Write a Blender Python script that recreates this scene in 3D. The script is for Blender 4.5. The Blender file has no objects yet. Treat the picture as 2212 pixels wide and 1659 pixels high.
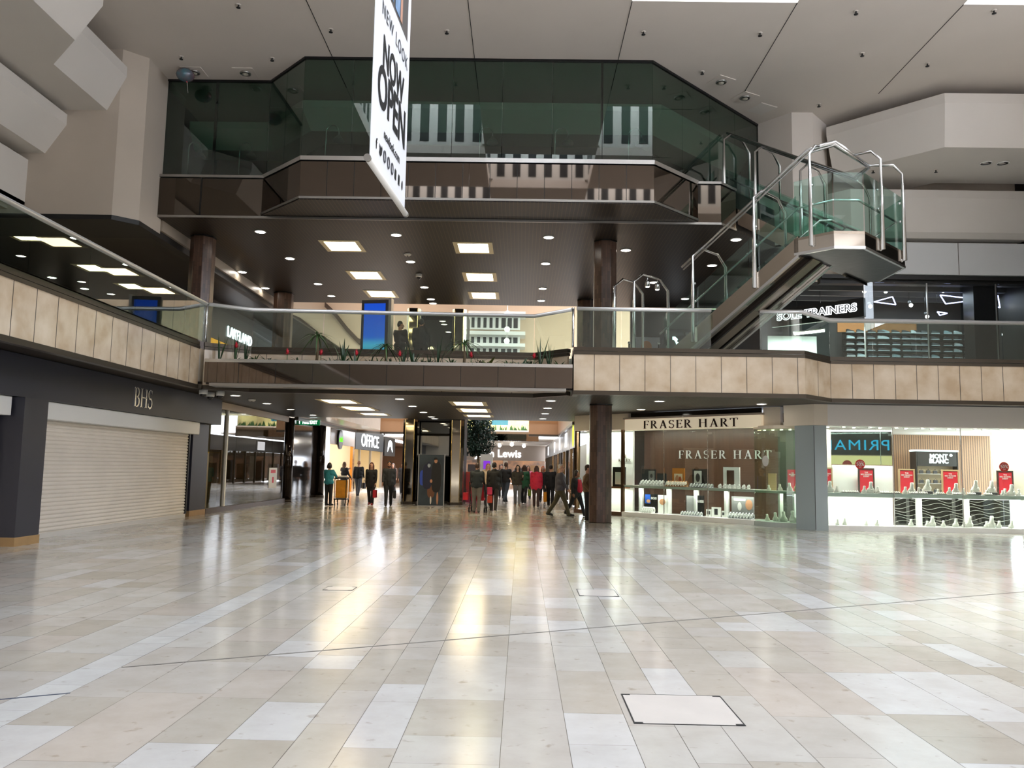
import bpy, bmesh, math, random
from math import sin, cos, pi, radians, hypot, atan2
from mathutils import Vector, Matrix
C = bpy.context; COL = C.scene.collection; D = bpy.data
rnd = random.Random(7)
ORD = ['first','second','third','fourth','fifth','sixth','seventh','eighth','ninth','tenth','eleventh','twelfth','thirteenth','fourteenth','fifteenth','sixteenth','seventeenth','eighteenth','nineteenth','twentieth']

# ---------------------------------------------------------------- materials
def lin(c):
    out = []
    for v in c[:3]:
        v = v/255.0
        out.append(v/12.92 if v <= 0.04045 else ((v+0.055)/1.055)**2.4)
    return (*out, 1.0)
def mat(name, col, rough=0.5, metal=0.0, var=0.0, scale=4.0, bump=0.0, col2=None, coat=0.0, stretch=None, emit=0.0):
    m = D.materials.new(name); m.use_nodes = True; nt = m.node_tree; b = nt.nodes['Principled BSDF']
    b.inputs['Base Color'].default_value = lin(col); b.inputs['Roughness'].default_value = rough
    b.inputs['Metallic'].default_value = metal; b.inputs['Coat Weight'].default_value = coat
    if emit:
        b.inputs['Emission Color'].default_value = lin(col); b.inputs['Emission Strength'].default_value = emit
    if var or bump or col2:
        tc = nt.nodes.new('ShaderNodeTexCoord'); mp = nt.nodes.new('ShaderNodeMapping'); n = nt.nodes.new('ShaderNodeTexNoise')
        n.inputs['Scale'].default_value = scale; n.inputs['Detail'].default_value = 5
        if stretch: mp.inputs['Scale'].default_value = stretch
        nt.links.new(tc.outputs['Object'], mp.inputs[0]); nt.links.new(mp.outputs[0], n.inputs['Vector'])
        if var or col2:
            r = nt.nodes.new('ShaderNodeValToRGB'); a = lin(col)
            c2 = lin(col2) if col2 else tuple(min(1, v*(1-var)) for v in a[:3])+(1,)
            c1 = a if col2 else tuple(min(1, v*(1+var)) for v in a[:3])+(1,)
            r.color_ramp.elements[0].position = 0.3; r.color_ramp.elements[1].position = 0.7
            r.color_ramp.elements[0].color = c2; r.color_ramp.elements[1].color = c1
            nt.links.new(n.outputs[0], r.inputs[0]); nt.links.new(r.outputs[0], b.inputs['Base Color'])
        if bump:
            bp = nt.nodes.new('ShaderNodeBump'); bp.inputs['Strength'].default_value = bump; bp.inputs['Distance'].default_value = 0.02
            nt.links.new(n.outputs[0], bp.inputs['Height']); nt.links.new(bp.outputs[0], b.inputs['Normal'])
    return m
def glow(name, col, strength):
    m = D.materials.new(name); m.use_nodes = True; nt = m.node_tree; nt.nodes.clear()
    e = nt.nodes.new('ShaderNodeEmission'); o = nt.nodes.new('ShaderNodeOutputMaterial')
    e.inputs[0].default_value = lin(col); e.inputs[1].default_value = strength
    nt.links.new(e.outputs[0], o.inputs[0]); return m
def glass(name, tint=(235,245,240), refl=1.0, rough=0.0, r0=0.04):
    """thin clear pane: tinted straight-through light plus a Schlick mirror reflection on each face"""
    m = D.materials.new(name); m.use_nodes = True; nt = m.node_tree; nt.nodes.clear(); N = nt.nodes.new; K = nt.links.new
    t = N('ShaderNodeBsdfTransparent'); g = N('ShaderNodeBsdfGlossy'); x = N('ShaderNodeMixShader'); o = N('ShaderNodeOutputMaterial')
    t.inputs[0].default_value = lin(tint); g.inputs['Roughness'].default_value = rough; g.inputs[0].default_value = (1,1,1,1)
    ge = N('ShaderNodeNewGeometry'); d = N('ShaderNodeVectorMath'); d.operation = 'DOT_PRODUCT'
    K(ge.outputs['Normal'], d.inputs[0]); K(ge.outputs['Incoming'], d.inputs[1]); prev = d.outputs['Value']
    for op, v, first in (('ABSOLUTE',0,0),('SUBTRACT',1,1),('POWER',5,0),('MULTIPLY_ADD',1-r0,0),('MULTIPLY',refl,0)):
        k = N('ShaderNodeMath'); k.operation = op; k.use_clamp = True
        if first: k.inputs[0].default_value = v; K(prev, k.inputs[1])
        else: K(prev, k.inputs[0]); k.inputs[1].default_value = v
        if op == 'MULTIPLY_ADD': k.inputs[2].default_value = r0
        prev = k.outputs[0]
    K(prev, x.inputs[0]); K(t.outputs[0], x.inputs[1]); K(g.outputs[0], x.inputs[2]); K(x.outputs[0], o.inputs[0]); return m
def stripes(name, c1, c2, period, frac, axis=0, rough=0.5, metal=0.0, jit=0.0):
    """object-space stripes across one axis: c2 on the narrow part"""
    m = mat(name, c1, rough, metal); nt = m.node_tree; b = nt.nodes['Principled BSDF']
    tc = nt.nodes.new('ShaderNodeTexCoord'); s = nt.nodes.new('ShaderNodeSeparateXYZ'); nt.links.new(tc.outputs['Object'], s.inputs[0])
    d = nt.nodes.new('ShaderNodeMath'); d.operation = 'DIVIDE'; d.inputs[1].default_value = period; nt.links.new(s.outputs[axis], d.inputs[0])
    fr = nt.nodes.new('ShaderNodeMath'); fr.operation = 'FRACT'; nt.links.new(d.outputs[0], fr.inputs[0])
    lt = nt.nodes.new('ShaderNodeMath'); lt.operation = 'LESS_THAN'; lt.inputs[1].default_value = frac; nt.links.new(fr.outputs[0], lt.inputs[0])
    mx = nt.nodes.new('ShaderNodeMix'); mx.data_type = 'RGBA'; mx.inputs[6].default_value = lin(c1); mx.inputs[7].default_value = lin(c2)
    nt.links.new(lt.outputs[0], mx.inputs[0]); nt.links.new(mx.outputs[2], b.inputs['Base Color']); return m

# ---------------------------------------------------------------- mesh building
class MB:
    def __init__(self): self.b = bmesh.new(); self.mi = 0
    def face(self, pts):
        f = self.b.faces.new([self.b.verts.new(p) for p in pts]); f.material_index = self.mi; return f
    def box(self, x0, x1, y0, y1, z0, z1):
        return self.prism([(x0,y0),(x1,y0),(x1,y1),(x0,y1)], z0, z1)
    def prism(self, poly, z0, z1):
        n = len(poly)
        a = sum(poly[i][0]*poly[(i+1)%n][1]-poly[(i+1)%n][0]*poly[i][1] for i in range(n))
        if a < 0: poly = poly[::-1]
        lo = [self.b.verts.new((p[0],p[1],z0)) for p in poly]; hi = [self.b.verts.new((p[0],p[1],z1)) for p in poly]
        F = [self.b.faces.new(lo[::-1]), self.b.faces.new(hi)]
        F += [self.b.faces.new((lo[i],lo[(i+1)%n],hi[(i+1)%n],hi[i])) for i in range(n)]
        for f in F: f.material_index = self.mi
        return self
    def obox(self, c, ax, ay, az):
        """box from centre and three half-axis vectors"""
        c, ax, ay, az = Vector(c), Vector(ax), Vector(ay), Vector(az); v = []
        for k in (-1,1):
            for i, j in ((-1,-1),(1,-1),(1,1),(-1,1)): v.append(self.b.verts.new(c+ax*i+ay*j+az*k))
        for q in ((3,2,1,0),(4,5,6,7),(0,1,5,4),(1,2,6,5),(2,3,7,6),(3,0,4,7)): self.b.faces.new([v[i] for i in q]).material_index = self.mi
        return self
    def wallrun(self, path, thick, z0, z1):
        """upright sheet along a plan polyline, mitred; thickness to the left of the direction of travel"""
        n = len(path); L = []
        for i, p in enumerate(path):
            p = Vector(p[:2]); ns = []
            if i > 0: d = (p-Vector(path[i-1][:2])).normalized(); ns.append(Vector((-d.y,d.x)))
            if i < n-1: d = (Vector(path[i+1][:2])-p).normalized(); ns.append(Vector((-d.y,d.x)))
            m = sum(ns, Vector((0,0))); m.normalize(); k = 1/max(0.3, m.dot(ns[0])); L.append((p, p+m*thick*k))
        poly = [a for a, _ in L]+[b for _, b in reversed(L)]
        # build as quads so that concave outlines stay clean
        for i in range(n-1):
            (a0,b0),(a1,b1) = L[i], L[i+1]
            q = [a0,a1,b1,b0]; lo = [self.b.verts.new((p.x,p.y,z0)) for p in q]; hi = [self.b.verts.new((p.x,p.y,z1)) for p in q]
            fs = [lo[::-1], hi, (lo[0],lo[1],hi[1],hi[0]), (lo[2],lo[3],hi[3],hi[2])]
            if i == 0: fs.append((lo[3],lo[0],hi[0],hi[3]))
            if i == n-2: fs.append((lo[1],lo[2],hi[2],hi[1]))
            for f in fs: self.b.faces.new(f).material_index = self.mi
        bmesh.ops.remove_doubles(self.b, verts=self.b.verts, dist=1e-5)
        return self
    def tube(self, pts, r, n=8, cap=True):
        pts = [Vector(p) for p in pts]; rings = []; N = len(pts)
        rr = r if isinstance(r, (list,tuple)) else [r]*N
        up = None
        for i, p in enumerate(pts):
            t = (pts[min(i+1,N-1)]-pts[max(i-1,0)]).normalized()
            if up is None: up = Vector((0,0,1)) if abs(t.z) < .9 else Vector((1,0,0))
            a = t.cross(up).normalized(); bb = a.cross(t).normalized(); up = bb
            k = 1.0
            if 0 < i < N-1:
                d1 = (p-pts[i-1]).normalized(); d2 = (pts[i+1]-p).normalized(); k = 1/max(.5, (d1.dot(t)))
            rings.append([self.b.verts.new(p+(a*cos(2*pi*j/n)+bb*sin(2*pi*j/n))*rr[i]*k) for j in range(n)])
        for i in range(N-1):
            for j in range(n):
                f = self.b.faces.new((rings[i][j],rings[i][(j+1)%n],rings[i+1][(j+1)%n],rings[i+1][j])); f.material_index = self.mi; f.smooth = True
        if cap:
            self.b.faces.new(rings[0][::-1]).material_index = self.mi; self.b.faces.new(rings[-1]).material_index = self.mi
        return self
    def lathe(self, prof, n=20, c=(0,0,0)):
        rings = []
        for r, z in prof: rings.append([self.b.verts.new((c[0]+r*cos(2*pi*j/n), c[1]+r*sin(2*pi*j/n), c[2]+z)) for j in range(n)] if r > 1e-6 else [self.b.verts.new((c[0],c[1],c[2]+z))])
        for a, bb in zip(rings, rings[1:]):
            for j in range(n):
                k = (j+1)%n
                q = [a[0],bb[k],bb[j]] if len(a) == 1 else [a[j],a[k],bb[0]] if len(bb) == 1 else [a[j],a[k],bb[k],bb[j]]
                f = self.b.faces.new(q); f.material_index = self.mi; f.smooth = True
        return self
    def ball(self, c, r, n=10):
        rx, ry, rz = r if isinstance(r, (tuple,list)) else (r,r,r); m = n//2+1; rings = []
        for i in range(m+1):
            t = pi*i/m
            rings.append([self.b.verts.new((c[0]+rx*sin(t)*cos(2*pi*j/n), c[1]+ry*sin(t)*sin(2*pi*j/n), c[2]+rz*cos(t))) for j in range(n)] if 0 < i < m else [self.b.verts.new((c[0],c[1],c[2]+rz*cos(t)))])
        for a, bb in zip(rings, rings[1:]):
            for j in range(n):
                k = (j+1)%n
                q = [a[0],bb[j],bb[k]] if len(a) == 1 else [a[j],bb[0],a[k]] if len(bb) == 1 else [a[j],bb[j],bb[k],a[k]]
                f = self.b.faces.new(q); f.material_index = self.mi; f.smooth = True
        return self
    def cap(self, p0, r0, p1, r1, n=10):
        """closed tapered capsule"""
        p0, p1 = Vector(p0), Vector(p1); t = (p1-p0); L = t.length; t = t.normalized() if L > 1e-6 else Vector((0,0,1))
        a = t.orthogonal().normalized(); bb = t.cross(a); prof = []
        for k in range(1,4): th = pi/2*k/3; prof.append((p0-t*r0*cos(th), r0*sin(th)))
        for k in range(0,3): th = pi/2*k/3; prof.append((p1+t*r1*sin(th), r1*cos(th)))
        s = self.b.verts.new(p0-t*r0); e = self.b.verts.new(p1+t*r1)
        R = [[self.b.verts.new(q+(a*cos(2*pi*j/n)+bb*sin(2*pi*j/n))*r) for j in range(n)] for q, r in prof]
        for j in range(n): self.b.faces.new((s,R[0][(j+1)%n],R[0][j])); self.b.faces.new((e,R[-1][j],R[-1][(j+1)%n]))
        for x, y in zip(R, R[1:]):
            for j in range(n): self.b.faces.new((x[j],x[(j+1)%n],y[(j+1)%n],y[j]))
        return self
    def obj(self, name, m, parent=None, world=False, smooth=False, label=None, bevel=0.0):
        me = D.meshes.new(name); self.b.normal_update(); self.b.to_mesh(me); self.b.free()
        for x in (m if isinstance(m, (list,tuple)) else [m]): me.materials.append(x)
        if smooth:
            for p in me.polygons: p.use_smooth = True
        o = D.objects.new(name, me); COL.objects.link(o)
        if parent:
            o.parent = parent
            if world: o.location = [-v for v in wloc(parent)]
        if label: o['label'] = label
        if bevel:
            bv = o.modifiers.new('edge', 'BEVEL'); bv.width = bevel; bv.segments = 2; bv.limit_method = 'ANGLE'
        return o
def wloc(o):
    v = Vector(o.location)
    while o.parent: o = o.parent; v = v+Vector(o.location)
    return v
def T(name, label, cat, loc=(0,0,0), rz=0.0, group=None):
    o = D.objects.new(name, None); COL.objects.link(o); o.location = loc; o.rotation_euler = (0,0,rz); o.empty_display_size = .1
    o['label'] = label; o['category'] = cat
    if group: o['group'] = group
    return o
def tag(o, label, cat, group=None):
    o['label'] = label; o['category'] = cat
    if group: o['group'] = group
    return o
def S(o, kind='structure'): o['kind'] = kind; return o
def dup(root, loc, rz=None, label=None, group=None, mats=None):
    r = root.copy(); COL.objects.link(r); r.location = loc
    if rz is not None: r.rotation_euler = (0,0,rz)
    if label: r['label'] = label
    if group: r['group'] = group
    for ch in list(root.children):
        c = ch.copy(); COL.objects.link(c); c.parent = r
        for g in list(ch.children):
            d = g.copy(); COL.objects.link(d); d.parent = c
    return r
def text(name, s, size, m, parent=None, loc=(0,0,0), rot=(pi/2,0,0), ext=0.01, sx=1.0, align='CENTER', shear=0.0, bold=0.0, space=1.0, line=1.0):
    """lettering turned into one mesh; rot (pi/2,0,0) faces -Y"""
    cu = D.curves.new(name, 'FONT'); cu.body = s; cu.size = size; cu.extrude = ext; cu.align_x = align; cu.align_y = 'CENTER'; cu.shear = shear
    cu.offset = bold; cu.space_character = space; cu.space_line = line; cu.resolution_u = 4
    t = D.objects.new(name, cu); COL.objects.link(t); C.view_layer.update()
    me = D.meshes.new_from_object(t.evaluated_get(C.evaluated_depsgraph_get())); D.objects.remove(t); D.curves.remove(cu)
    me.name = name; me.materials.clear(); me.materials.append(m)
    o = D.objects.new(name, me); COL.objects.link(o); o.location = loc; o.rotation_euler = rot; o.scale = (sx,1,1)
    if parent: o.parent = parent
    return o
# thick-and-thin roman capitals on a unit-height em, drawn as strokes
def _l(x0,y0,x1,y1,w): return ('l',x0,y0,x1,y1,w)
ROMAN = {
 'F': (.62,[_l(.16,0,.16,1,.13),_l(.1,.97,.58,.97,.05),_l(.16,.52,.48,.52,.05),_l(.56,.8,.58,.99,.04),_l(.47,.43,.47,.61,.04),_l(.02,.02,.32,.02,.04)]),
 'R': (.78,[_l(.16,0,.16,1,.13),_l(.02,.02,.3,.02,.04),_l(.02,.98,.3,.98,.04),('a',.3,.745,.25,.23,-90,90,.05,.13),_l(.34,.5,.66,.03,.13),_l(.58,.02,.8,.02,.04)]),
 'A': (.86,[_l(.14,0,.44,1,.05),_l(.42,1,.72,0,.14),_l(.24,.34,.6,.34,.05),_l(.02,.02,.26,.02,.04),_l(.56,.02,.86,.02,.04)]),
 'S': (.6,[('a',.3,.74,.22,.24,30,270,.05,.1),('a',.3,.27,.23,.25,-150,90,.1,.06),_l(.49,.76,.5,.97,.04),_l(.08,.05,.08,.25,.04)]),
 'E': (.66,[_l(.16,0,.16,1,.13),_l(.04,.97,.6,.97,.05),_l(.16,.52,.5,.52,.05),_l(.04,.03,.62,.03,.05),_l(.58,.8,.6,.99,.04),_l(.49,.43,.49,.61,.04),_l(.6,.01,.63,.22,.04)]),
 'H': (.92,[_l(.18,0,.18,1,.13),_l(.74,0,.74,1,.13),_l(.18,.52,.74,.52,.05),_l(.04,.02,.32,.02,.04),_l(.04,.98,.32,.98,.04),_l(.6,.02,.88,.02,.04),_l(.6,.98,.88,.98,.04)]),
 'T': (.74,[_l(.37,0,.37,1,.13),_l(.03,.97,.71,.97,.05),_l(.04,.78,.03,.99,.04),_l(.7,.78,.71,.99,.04),_l(.23,.02,.51,.02,.04)]),
 'B': (.68,[_l(.16,0,.16,1,.14),_l(.02,.02,.3,.02,.04),_l(.02,.98,.3,.98,.04),('a',.3,.76,.22,.22,-90,90,.04,.13),('a',.3,.27,.27,.25,-90,90,.04,.14)]),
 'M': (1.0,[_l(.14,0,.18,1,.05),_l(.18,1,.5,.05,.13),_l(.5,.05,.82,1,.05),_l(.82,1,.86,0,.13),_l(.02,.02,.26,.02,.04),_l(.72,.02,.98,.02,.04)]),
 'O': (.86,[('a',.43,.5,.34,.47,-180,180,.05,.14)]), 'L': (.62,[_l(.16,0,.16,1,.13),_l(.04,.03,.58,.03,.05),_l(.56,.01,.59,.24,.04),_l(.02,.98,.3,.98,.04)]),
 'X': (.8,[_l(.12,1,.68,0,.14),_l(.68,1,.12,0,.05),_l(.02,.98,.26,.98,.04),_l(.56,.02,.8,.02,.04)]),
 ' ': (.34,[]),
}
def roman(name, s, h, m, parent, loc, rz=0.0, depth=.02, sx=1.0, gap=.06):
    """upright serif lettering in the local XZ plane, facing -Y, centred on loc"""
    W = sum(ROMAN[c][0]+gap for c in s)*h*sx; mb = MB(); x = -W/2
    def stroke(x0,y0,x1,y1,w0,w1):
        d = Vector((x1-x0,y1-y0)); n = Vector((-d.y,d.x)).normalized() if d.length else Vector((0,1))
        q = [(x0+n.x*w0/2,y0+n.y*w0/2),(x0-n.x*w0/2,y0-n.y*w0/2),(x1-n.x*w1/2,y1-n.y*w1/2),(x1+n.x*w1/2,y1+n.y*w1/2)]
        v = [mb.b.verts.new((x+p[0]*h*sx, -depth/2, p[1]*h-h/2)) for p in q]+[mb.b.verts.new((x+p[0]*h*sx, depth/2, p[1]*h-h/2)) for p in q]
        for f in ((0,1,2,3),(7,6,5,4),(0,4,5,1),(1,5,6,2),(2,6,7,3),(3,7,4,0)): mb.b.faces.new([v[i] for i in f])
    for c in s:
        for st in ROMAN[c][1]:
            if st[0] == 'l': stroke(*st[1:5], st[5], st[5])
            else:
                _, cx, cy, rx, ry, a0, a1, wa, wb = st; N = 14
                for i in range(N):
                    t0 = radians(a0+(a1-a0)*i/N); t1 = radians(a0+(a1-a0)*(i+1.02)/N)
                    w = lambda t: wa+(wb-wa)*abs(cos(t))
                    stroke(cx+rx*cos(t0), cy+ry*sin(t0), cx+rx*cos(t1), cy+ry*sin(t1), w(t0), w(t1))
        x += (ROMAN[c][0]+gap)*h*sx
    o = mb.obj(name, m, parent); o.location = loc; o.rotation_euler = (0,0,rz); return o
# ---------------------------------------------------------------- camera
YAW, PITCH, ROLL, FPX = -0.0132126, 0.1025593, 0.018, 1750.0
fw = Vector((sin(YAW)*cos(PITCH), cos(YAW)*cos(PITCH), sin(PITCH))); r0 = Vector((cos(YAW), -sin(YAW), 0)); u0 = r0.cross(fw)
rv = r0*cos(ROLL)+u0*sin(ROLL); uv = -r0*sin(ROLL)+u0*cos(ROLL)
cd = D.cameras.new('camera'); cam = D.objects.new('camera', cd); COL.objects.link(cam)
cd.sensor_fit = 'HORIZONTAL'; cd.sensor_width = 36; cd.lens = FPX/2212*36; cd.clip_end = 300
cam.matrix_world = Matrix(((rv.x,uv.x,-fw.x,0),(rv.y,uv.y,-fw.y,0),(rv.z,uv.z,-fw.z,1.58),(0,0,0,1)))
C.scene.camera = cam
vs = C.scene.view_settings; vs.view_transform = 'Standard'; vs.look = 'None'; vs.gamma = 1; vs.use_curve_mapping = False; vs.exposure = 0.36
cy = C.scene.cycles; cy.max_bounces = 10; cy.transparent_max_bounces = 24; cy.glossy_bounces = 5; cy.diffuse_bounces = 4; cy.caustics_reflective = False; cy.caustics_refractive = False; cy.sample_clamp_indirect = 6

# ---------------------------------------------------------------- materials
m_ceil = mat('warm_white_plaster', (224,215,206), .8, var=.03, scale=.6)
m_beam = mat('white_bulkhead_board', (224,218,211), .75, var=.02, scale=.8)
m_wall = mat('beige_plaster', (196,184,170), .8, var=.04, scale=.7)
m_dark = mat('near_black_paint', (18,17,16), .5)
m_brown = mat('bronze_metal_trim', (74,66,56), .35, .6)
m_slat = stripes('brown_slat_ceiling', (28,20,14), (72,56,40), .105, .16, 0, .45, .2)
m_limestone = mat('honey_limestone', (208,192,170), .16, var=.10, scale=2.2, col2=(182,160,132))
m_steel = mat('polished_steel', (222,222,222), .22, 1.0)
m_rail = mat('satin_rail_steel', (228,228,228), .38, .7)
m_steel2 = mat('brushed_steel', (170,168,164), .32, 1.0)
m_mirror = mat('bronze_mirror', (114,104,96), .03, 1.0)
m_mirrorK = mat('dark_mirror', (96,88,80), .03, 1.0)
m_pink = mat('brown_mosaic_tile', (96,72,60), .3, var=.22, scale=6, stretch=(3,3,.8))
m_glass = glass('clear_glass', (238,246,242), 1.0)
m_gglass = glass('green_edged_glass', (228,240,235), 1.2)
m_bigglass = glass('tinted_atrium_glass', (182,204,195), 2.0)
m_navy = mat('navy_grey_fascia', (44,46,58), .4)
m_white = mat('white_paint', (235,233,228), .5)
m_warmw = mat('cream_board', (226,216,200), .6)
m_black = mat('black_plastic', (14,14,15), .35)
m_lampw = glow('downlight_glow', (255,246,232), 22)
m_panel = glow('panel_light_glow', (255,232,186), 10)
m_signw = glow('white_sign_glow', (245,250,255), 3.0)
m_stonegr = mat('pale_floor_stone', (206,200,190), .2)

# ---------------------------------------------------------------- floor: individual stone slabs in running strips
def floor_material():
    m = D.materials.new('polished_stone_slabs'); m.use_nodes = True; nt = m.node_tree; b = nt.nodes['Principled BSDF']; N = nt.nodes.new; K = nt.links.new
    at = N('ShaderNodeAttribute'); at.attribute_name = 'slab'
    tc = N('ShaderNodeTexCoord'); n1 = N('ShaderNodeTexNoise'); n1.inputs['Scale'].default_value = 2.6; n1.inputs['Detail'].default_value = 8; n1.inputs['Roughness'].default_value = .65
    n2 = N('ShaderNodeTexNoise'); n2.inputs['Scale'].default_value = 9; n2.inputs['Detail'].default_value = 4
    K(tc.outputs['Object'], n1.inputs[0]); K(tc.outputs['Object'], n2.inputs[0])
    r1 = N('ShaderNodeValToRGB'); r1.color_ramp.elements[0].position = .33; r1.color_ramp.elements[0].color = (.87,.855,.83,1); r1.color_ramp.elements[1].position = .62; r1.color_ramp.elements[1].color = (1,1,1,1); K(n1.outputs[0], r1.inputs[0])
    r2 = N('ShaderNodeValToRGB'); r2.color_ramp.elements[0].position = .25; r2.color_ramp.elements[0].color = (.55,.48,.40,1); r2.color_ramp.elements[1].position = .36; r2.color_ramp.elements[1].color = (1,1,1,1); K(n2.outputs[0], r2.inputs[0])
    a = N('ShaderNodeMix'); a.data_type = 'RGBA'; a.blend_type = 'MULTIPLY'; a.inputs[0].default_value = .8; K(at.outputs['Color'], a.inputs[6]); K(r1.outputs[0], a.inputs[7])
    c = N('ShaderNodeMix'); c.data_type = 'RGBA'; c.blend_type = 'MULTIPLY'; c.inputs[0].default_value = .6; K(a.outputs[2], c.inputs[6]); K(r2.outputs[0], c.inputs[7])
    K(c.outputs[2], b.inputs['Base Color'])
    rr = N('ShaderNodeMapRange'); rr.inputs[3].default_value = .12; rr.inputs[4].default_value = .22; K(n1.outputs[0], rr.inputs[0]); K(rr.outputs[0], b.inputs['Roughness'])
    b.inputs['Specular IOR Level'].default_value = .75
    return m
def build_floor():
    edges = [-3.34,-3.05,-2.63,-2.08,-1.67,-1.27,-.98,-.67,-.09,.30,.69,.98,1.27,1.66,2.06,2.44,3.0,3.4,3.79,4.08]
    while edges[-1] < 17: edges.append(edges[-1]+rnd.choice([.29,.39,.39,.41,.57]))
    while edges[0] > -13: edges.insert(0, edges[0]-rnd.choice([.29,.39,.39,.41,.57]))
    verts, faces, tint = [], [], []
    tones = [(206,202,195)]*4+[(201,195,187)]*4+[(195,188,177)]*3+[(214,212,209)]*2+[(201,192,182)]*2+[(189,181,168)]
    for x0, x1 in zip(edges, edges[1:]):
        y = -6-rnd.random()
        white = abs(x0+3.34) < .01
        while y < 78:
            L = rnd.choice([.45,.6,.75,.9,1.1,1.3]) if y < 35 else rnd.choice([2,3,4]); g = .0016
            if white: L = rnd.choice([.3,.45,.6])
            i = len(verts); verts += [(x0+g,y+g*.7,0),(x1-g,y+g*.7,0),(x1-g,y+L-g*.7,0),(x0+g,y+L-g*.7,0)]; faces.append((i,i+1,i+2,i+3))
            c = lin(rnd.choice([(218,218,216),(214,213,210),(208,208,206)]) if white else rnd.choice(tones)); k = .8*rnd.uniform(.96,1.03)
            tint.append((c[0]*k,c[1]*k,c[2]*k,1)); y += L
    i = len(verts); verts += [(-14,-8,-.004),(18,-8,-.004),(18,80,-.004),(-14,80,-.004)]; faces.append((i,i+1,i+2,i+3)); tint.append(lin((120,112,100)))
    i = len(verts); verts += [(-14,-8,-.3),(18,-8,-.3),(18,80,-.3),(-14,80,-.3)]; faces.append((i+3,i+2,i+1,i)); tint.append(lin((120,112,100)))
    me = D.meshes.new('floor'); me.from_pydata(verts, [], faces); a = me.attributes.new('slab', 'FLOAT_COLOR', 'FACE')
    for k, c in enumerate(tint): a.data[k].color = c
    me.materials.append(floor_material()); o = D.objects.new('floor', me); COL.objects.link(o); S(o)
build_floor()
# movement joint across the floor: two offset runs
mb = MB()
def strip(mb, p, q, w, z0, z1):
    d = Vector((q[0]-p[0], q[1]-p[1])).normalized(); n = Vector((-d.y,d.x))*w/2
    mb.prism([(p[0]+n.x,p[1]+n.y),(q[0]+n.x,q[1]+n.y),(q[0]-n.x,q[1]-n.y),(p[0]-n.x,p[1]-n.y)], z0, z1)
strip(mb, (-3.04,6.37), (15.5,15.86), .022, -.003, .0015)
S(mb.obj('trim_1', mat('joint_strip', (92,88,84), .5)))
mb = MB(); strip(mb, (-3.04,5.66), (-9,2.67), .022, -.003, .0015); S(mb.obj('trim_2', mat('joint_strip_blue', (70,76,92), .5)))

# access covers let into the floor
m_cov = mat('cover_stone', (198,192,186), .2, var=.04, scale=3); m_iron = mat('dark_iron', (60,60,62), .45, .7)
for (x0,x1,y0,y1), lab in zip(((.73,1.43,5.26,5.93),(-2.48,-2.1,10.39,10.70),(.75,1.25,10.33,10.9)),
        ('large square floor access cover with dark corner lugs near the camera','small floor access cover beside the long pale floor strip','mid-sized floor access cover in line beyond the large cover')):
    t = T('floor_hatch', lab, 'floor cover', (x0,y0,0))
    mb = MB(); mb.box(.01,x1-x0-.01,.01,y1-y0-.01,.0008,.003); mb.obj('cover_panel', m_cov, t)
    mb = MB(); w, l = x1-x0, y1-y0
    mb.b.free(); mb = MB()
    for a in ((0,w,0,.01),(0,w,l-.01,l),(0,.01,.01,l-.01),(w-.01,w,.01,l-.01)): mb.box(*a, .0006, .0028)
    mb.obj('cover_frame', m_iron, t)
    for cx_, cy_ in ((.005,.005),(w-.06,.005),(.005,l-.03),(w-.06,l-.03)):
        mb = MB(); mb.box(cx_,cx_+.055,cy_,cy_+.025,.0032,.0042); mb.obj('corner_lug', m_iron, t)

# ---------------------------------------------------------------- atrium ceiling with roof lights
XL = [-20,-12.6,-8.87,-5.13,-1.4,2.35,6.1,9.85,13.6,17]; YL = [-9,-1.2,2.5,6.25,10,13.75,17.5,26]
holes = [(xi,yi) for xi in (3,5,7) for yi in (1,3,5)]+[(xi,yi) for xi in (4,6) for yi in (2,4)]  # openings nearer the viewer are unseen, added for more daylight
mb = MB()
for i in range(len(XL)-1):
    for j in range(len(YL)-1):
        if (i,j) in holes: continue
        mb.box(XL[i],XL[i+1],YL[j],YL[j+1],12.2,12.5)
S(mb.obj('ceiling', m_ceil))
mb = MB()
for x in (-5.13,-1.4,2.35,6.1,9.85): mb.box(x-.008,x+.008,17.5,21.9,12.192,12.2)
S(mb.obj('trim_3', m_dark))
m_coff = mat('white_roof_light_lining', (225,222,216), .6)
for xi, yi in holes:                                              # roof-light wells: white linings with black slots, open to the sky
    x0,x1,y0,y1 = XL[xi],XL[xi+1],YL[yi],YL[yi+1]
    mb = MB(); H0, H1 = 12.5, 14.6
    mb.mi = 0
    for a in ((x0-.12,x0,y0-.12,y1+.12),(x1,x1+.12,y0-.12,y1+.12),(x0,x1,y0-.12,y0),(x0,x1,y1,y1+.12)): mb.box(*a,H0,H1)
    mb.mi = 1
    for k in range(6):
        u = .28+k*.6
        for a in ((x0,x0+.012,y0+u,y0+u+.3),(x1-.012,x1,y0+u,y0+u+.3),(x0+u,x0+u+.3,y0,y0+.012),(x0+u,x0+u+.3,y1-.012,y1)): mb.box(*a,12.62,14.0)
    S(mb.obj('trim_4', [m_coff, m_dark]))
    L = D.lights.new('skylight', 'AREA'); L.shape = 'RECTANGLE'; L.size = x1-x0; L.size_y = y1-y0; L.cycles.is_portal = True
    lo = D.objects.new('skylight', L); COL.objects.link(lo); lo.location = ((x0+x1)/2,(y0+y1)/2,14.58)
W = D.worlds.new('sky'); C.scene.world = W; W.use_nodes = True; bg = W.node_tree.nodes['Background']
bg.inputs[0].default_value = (.84,.90,1.0,1); bg.inputs[1].default_value = 9.0

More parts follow.
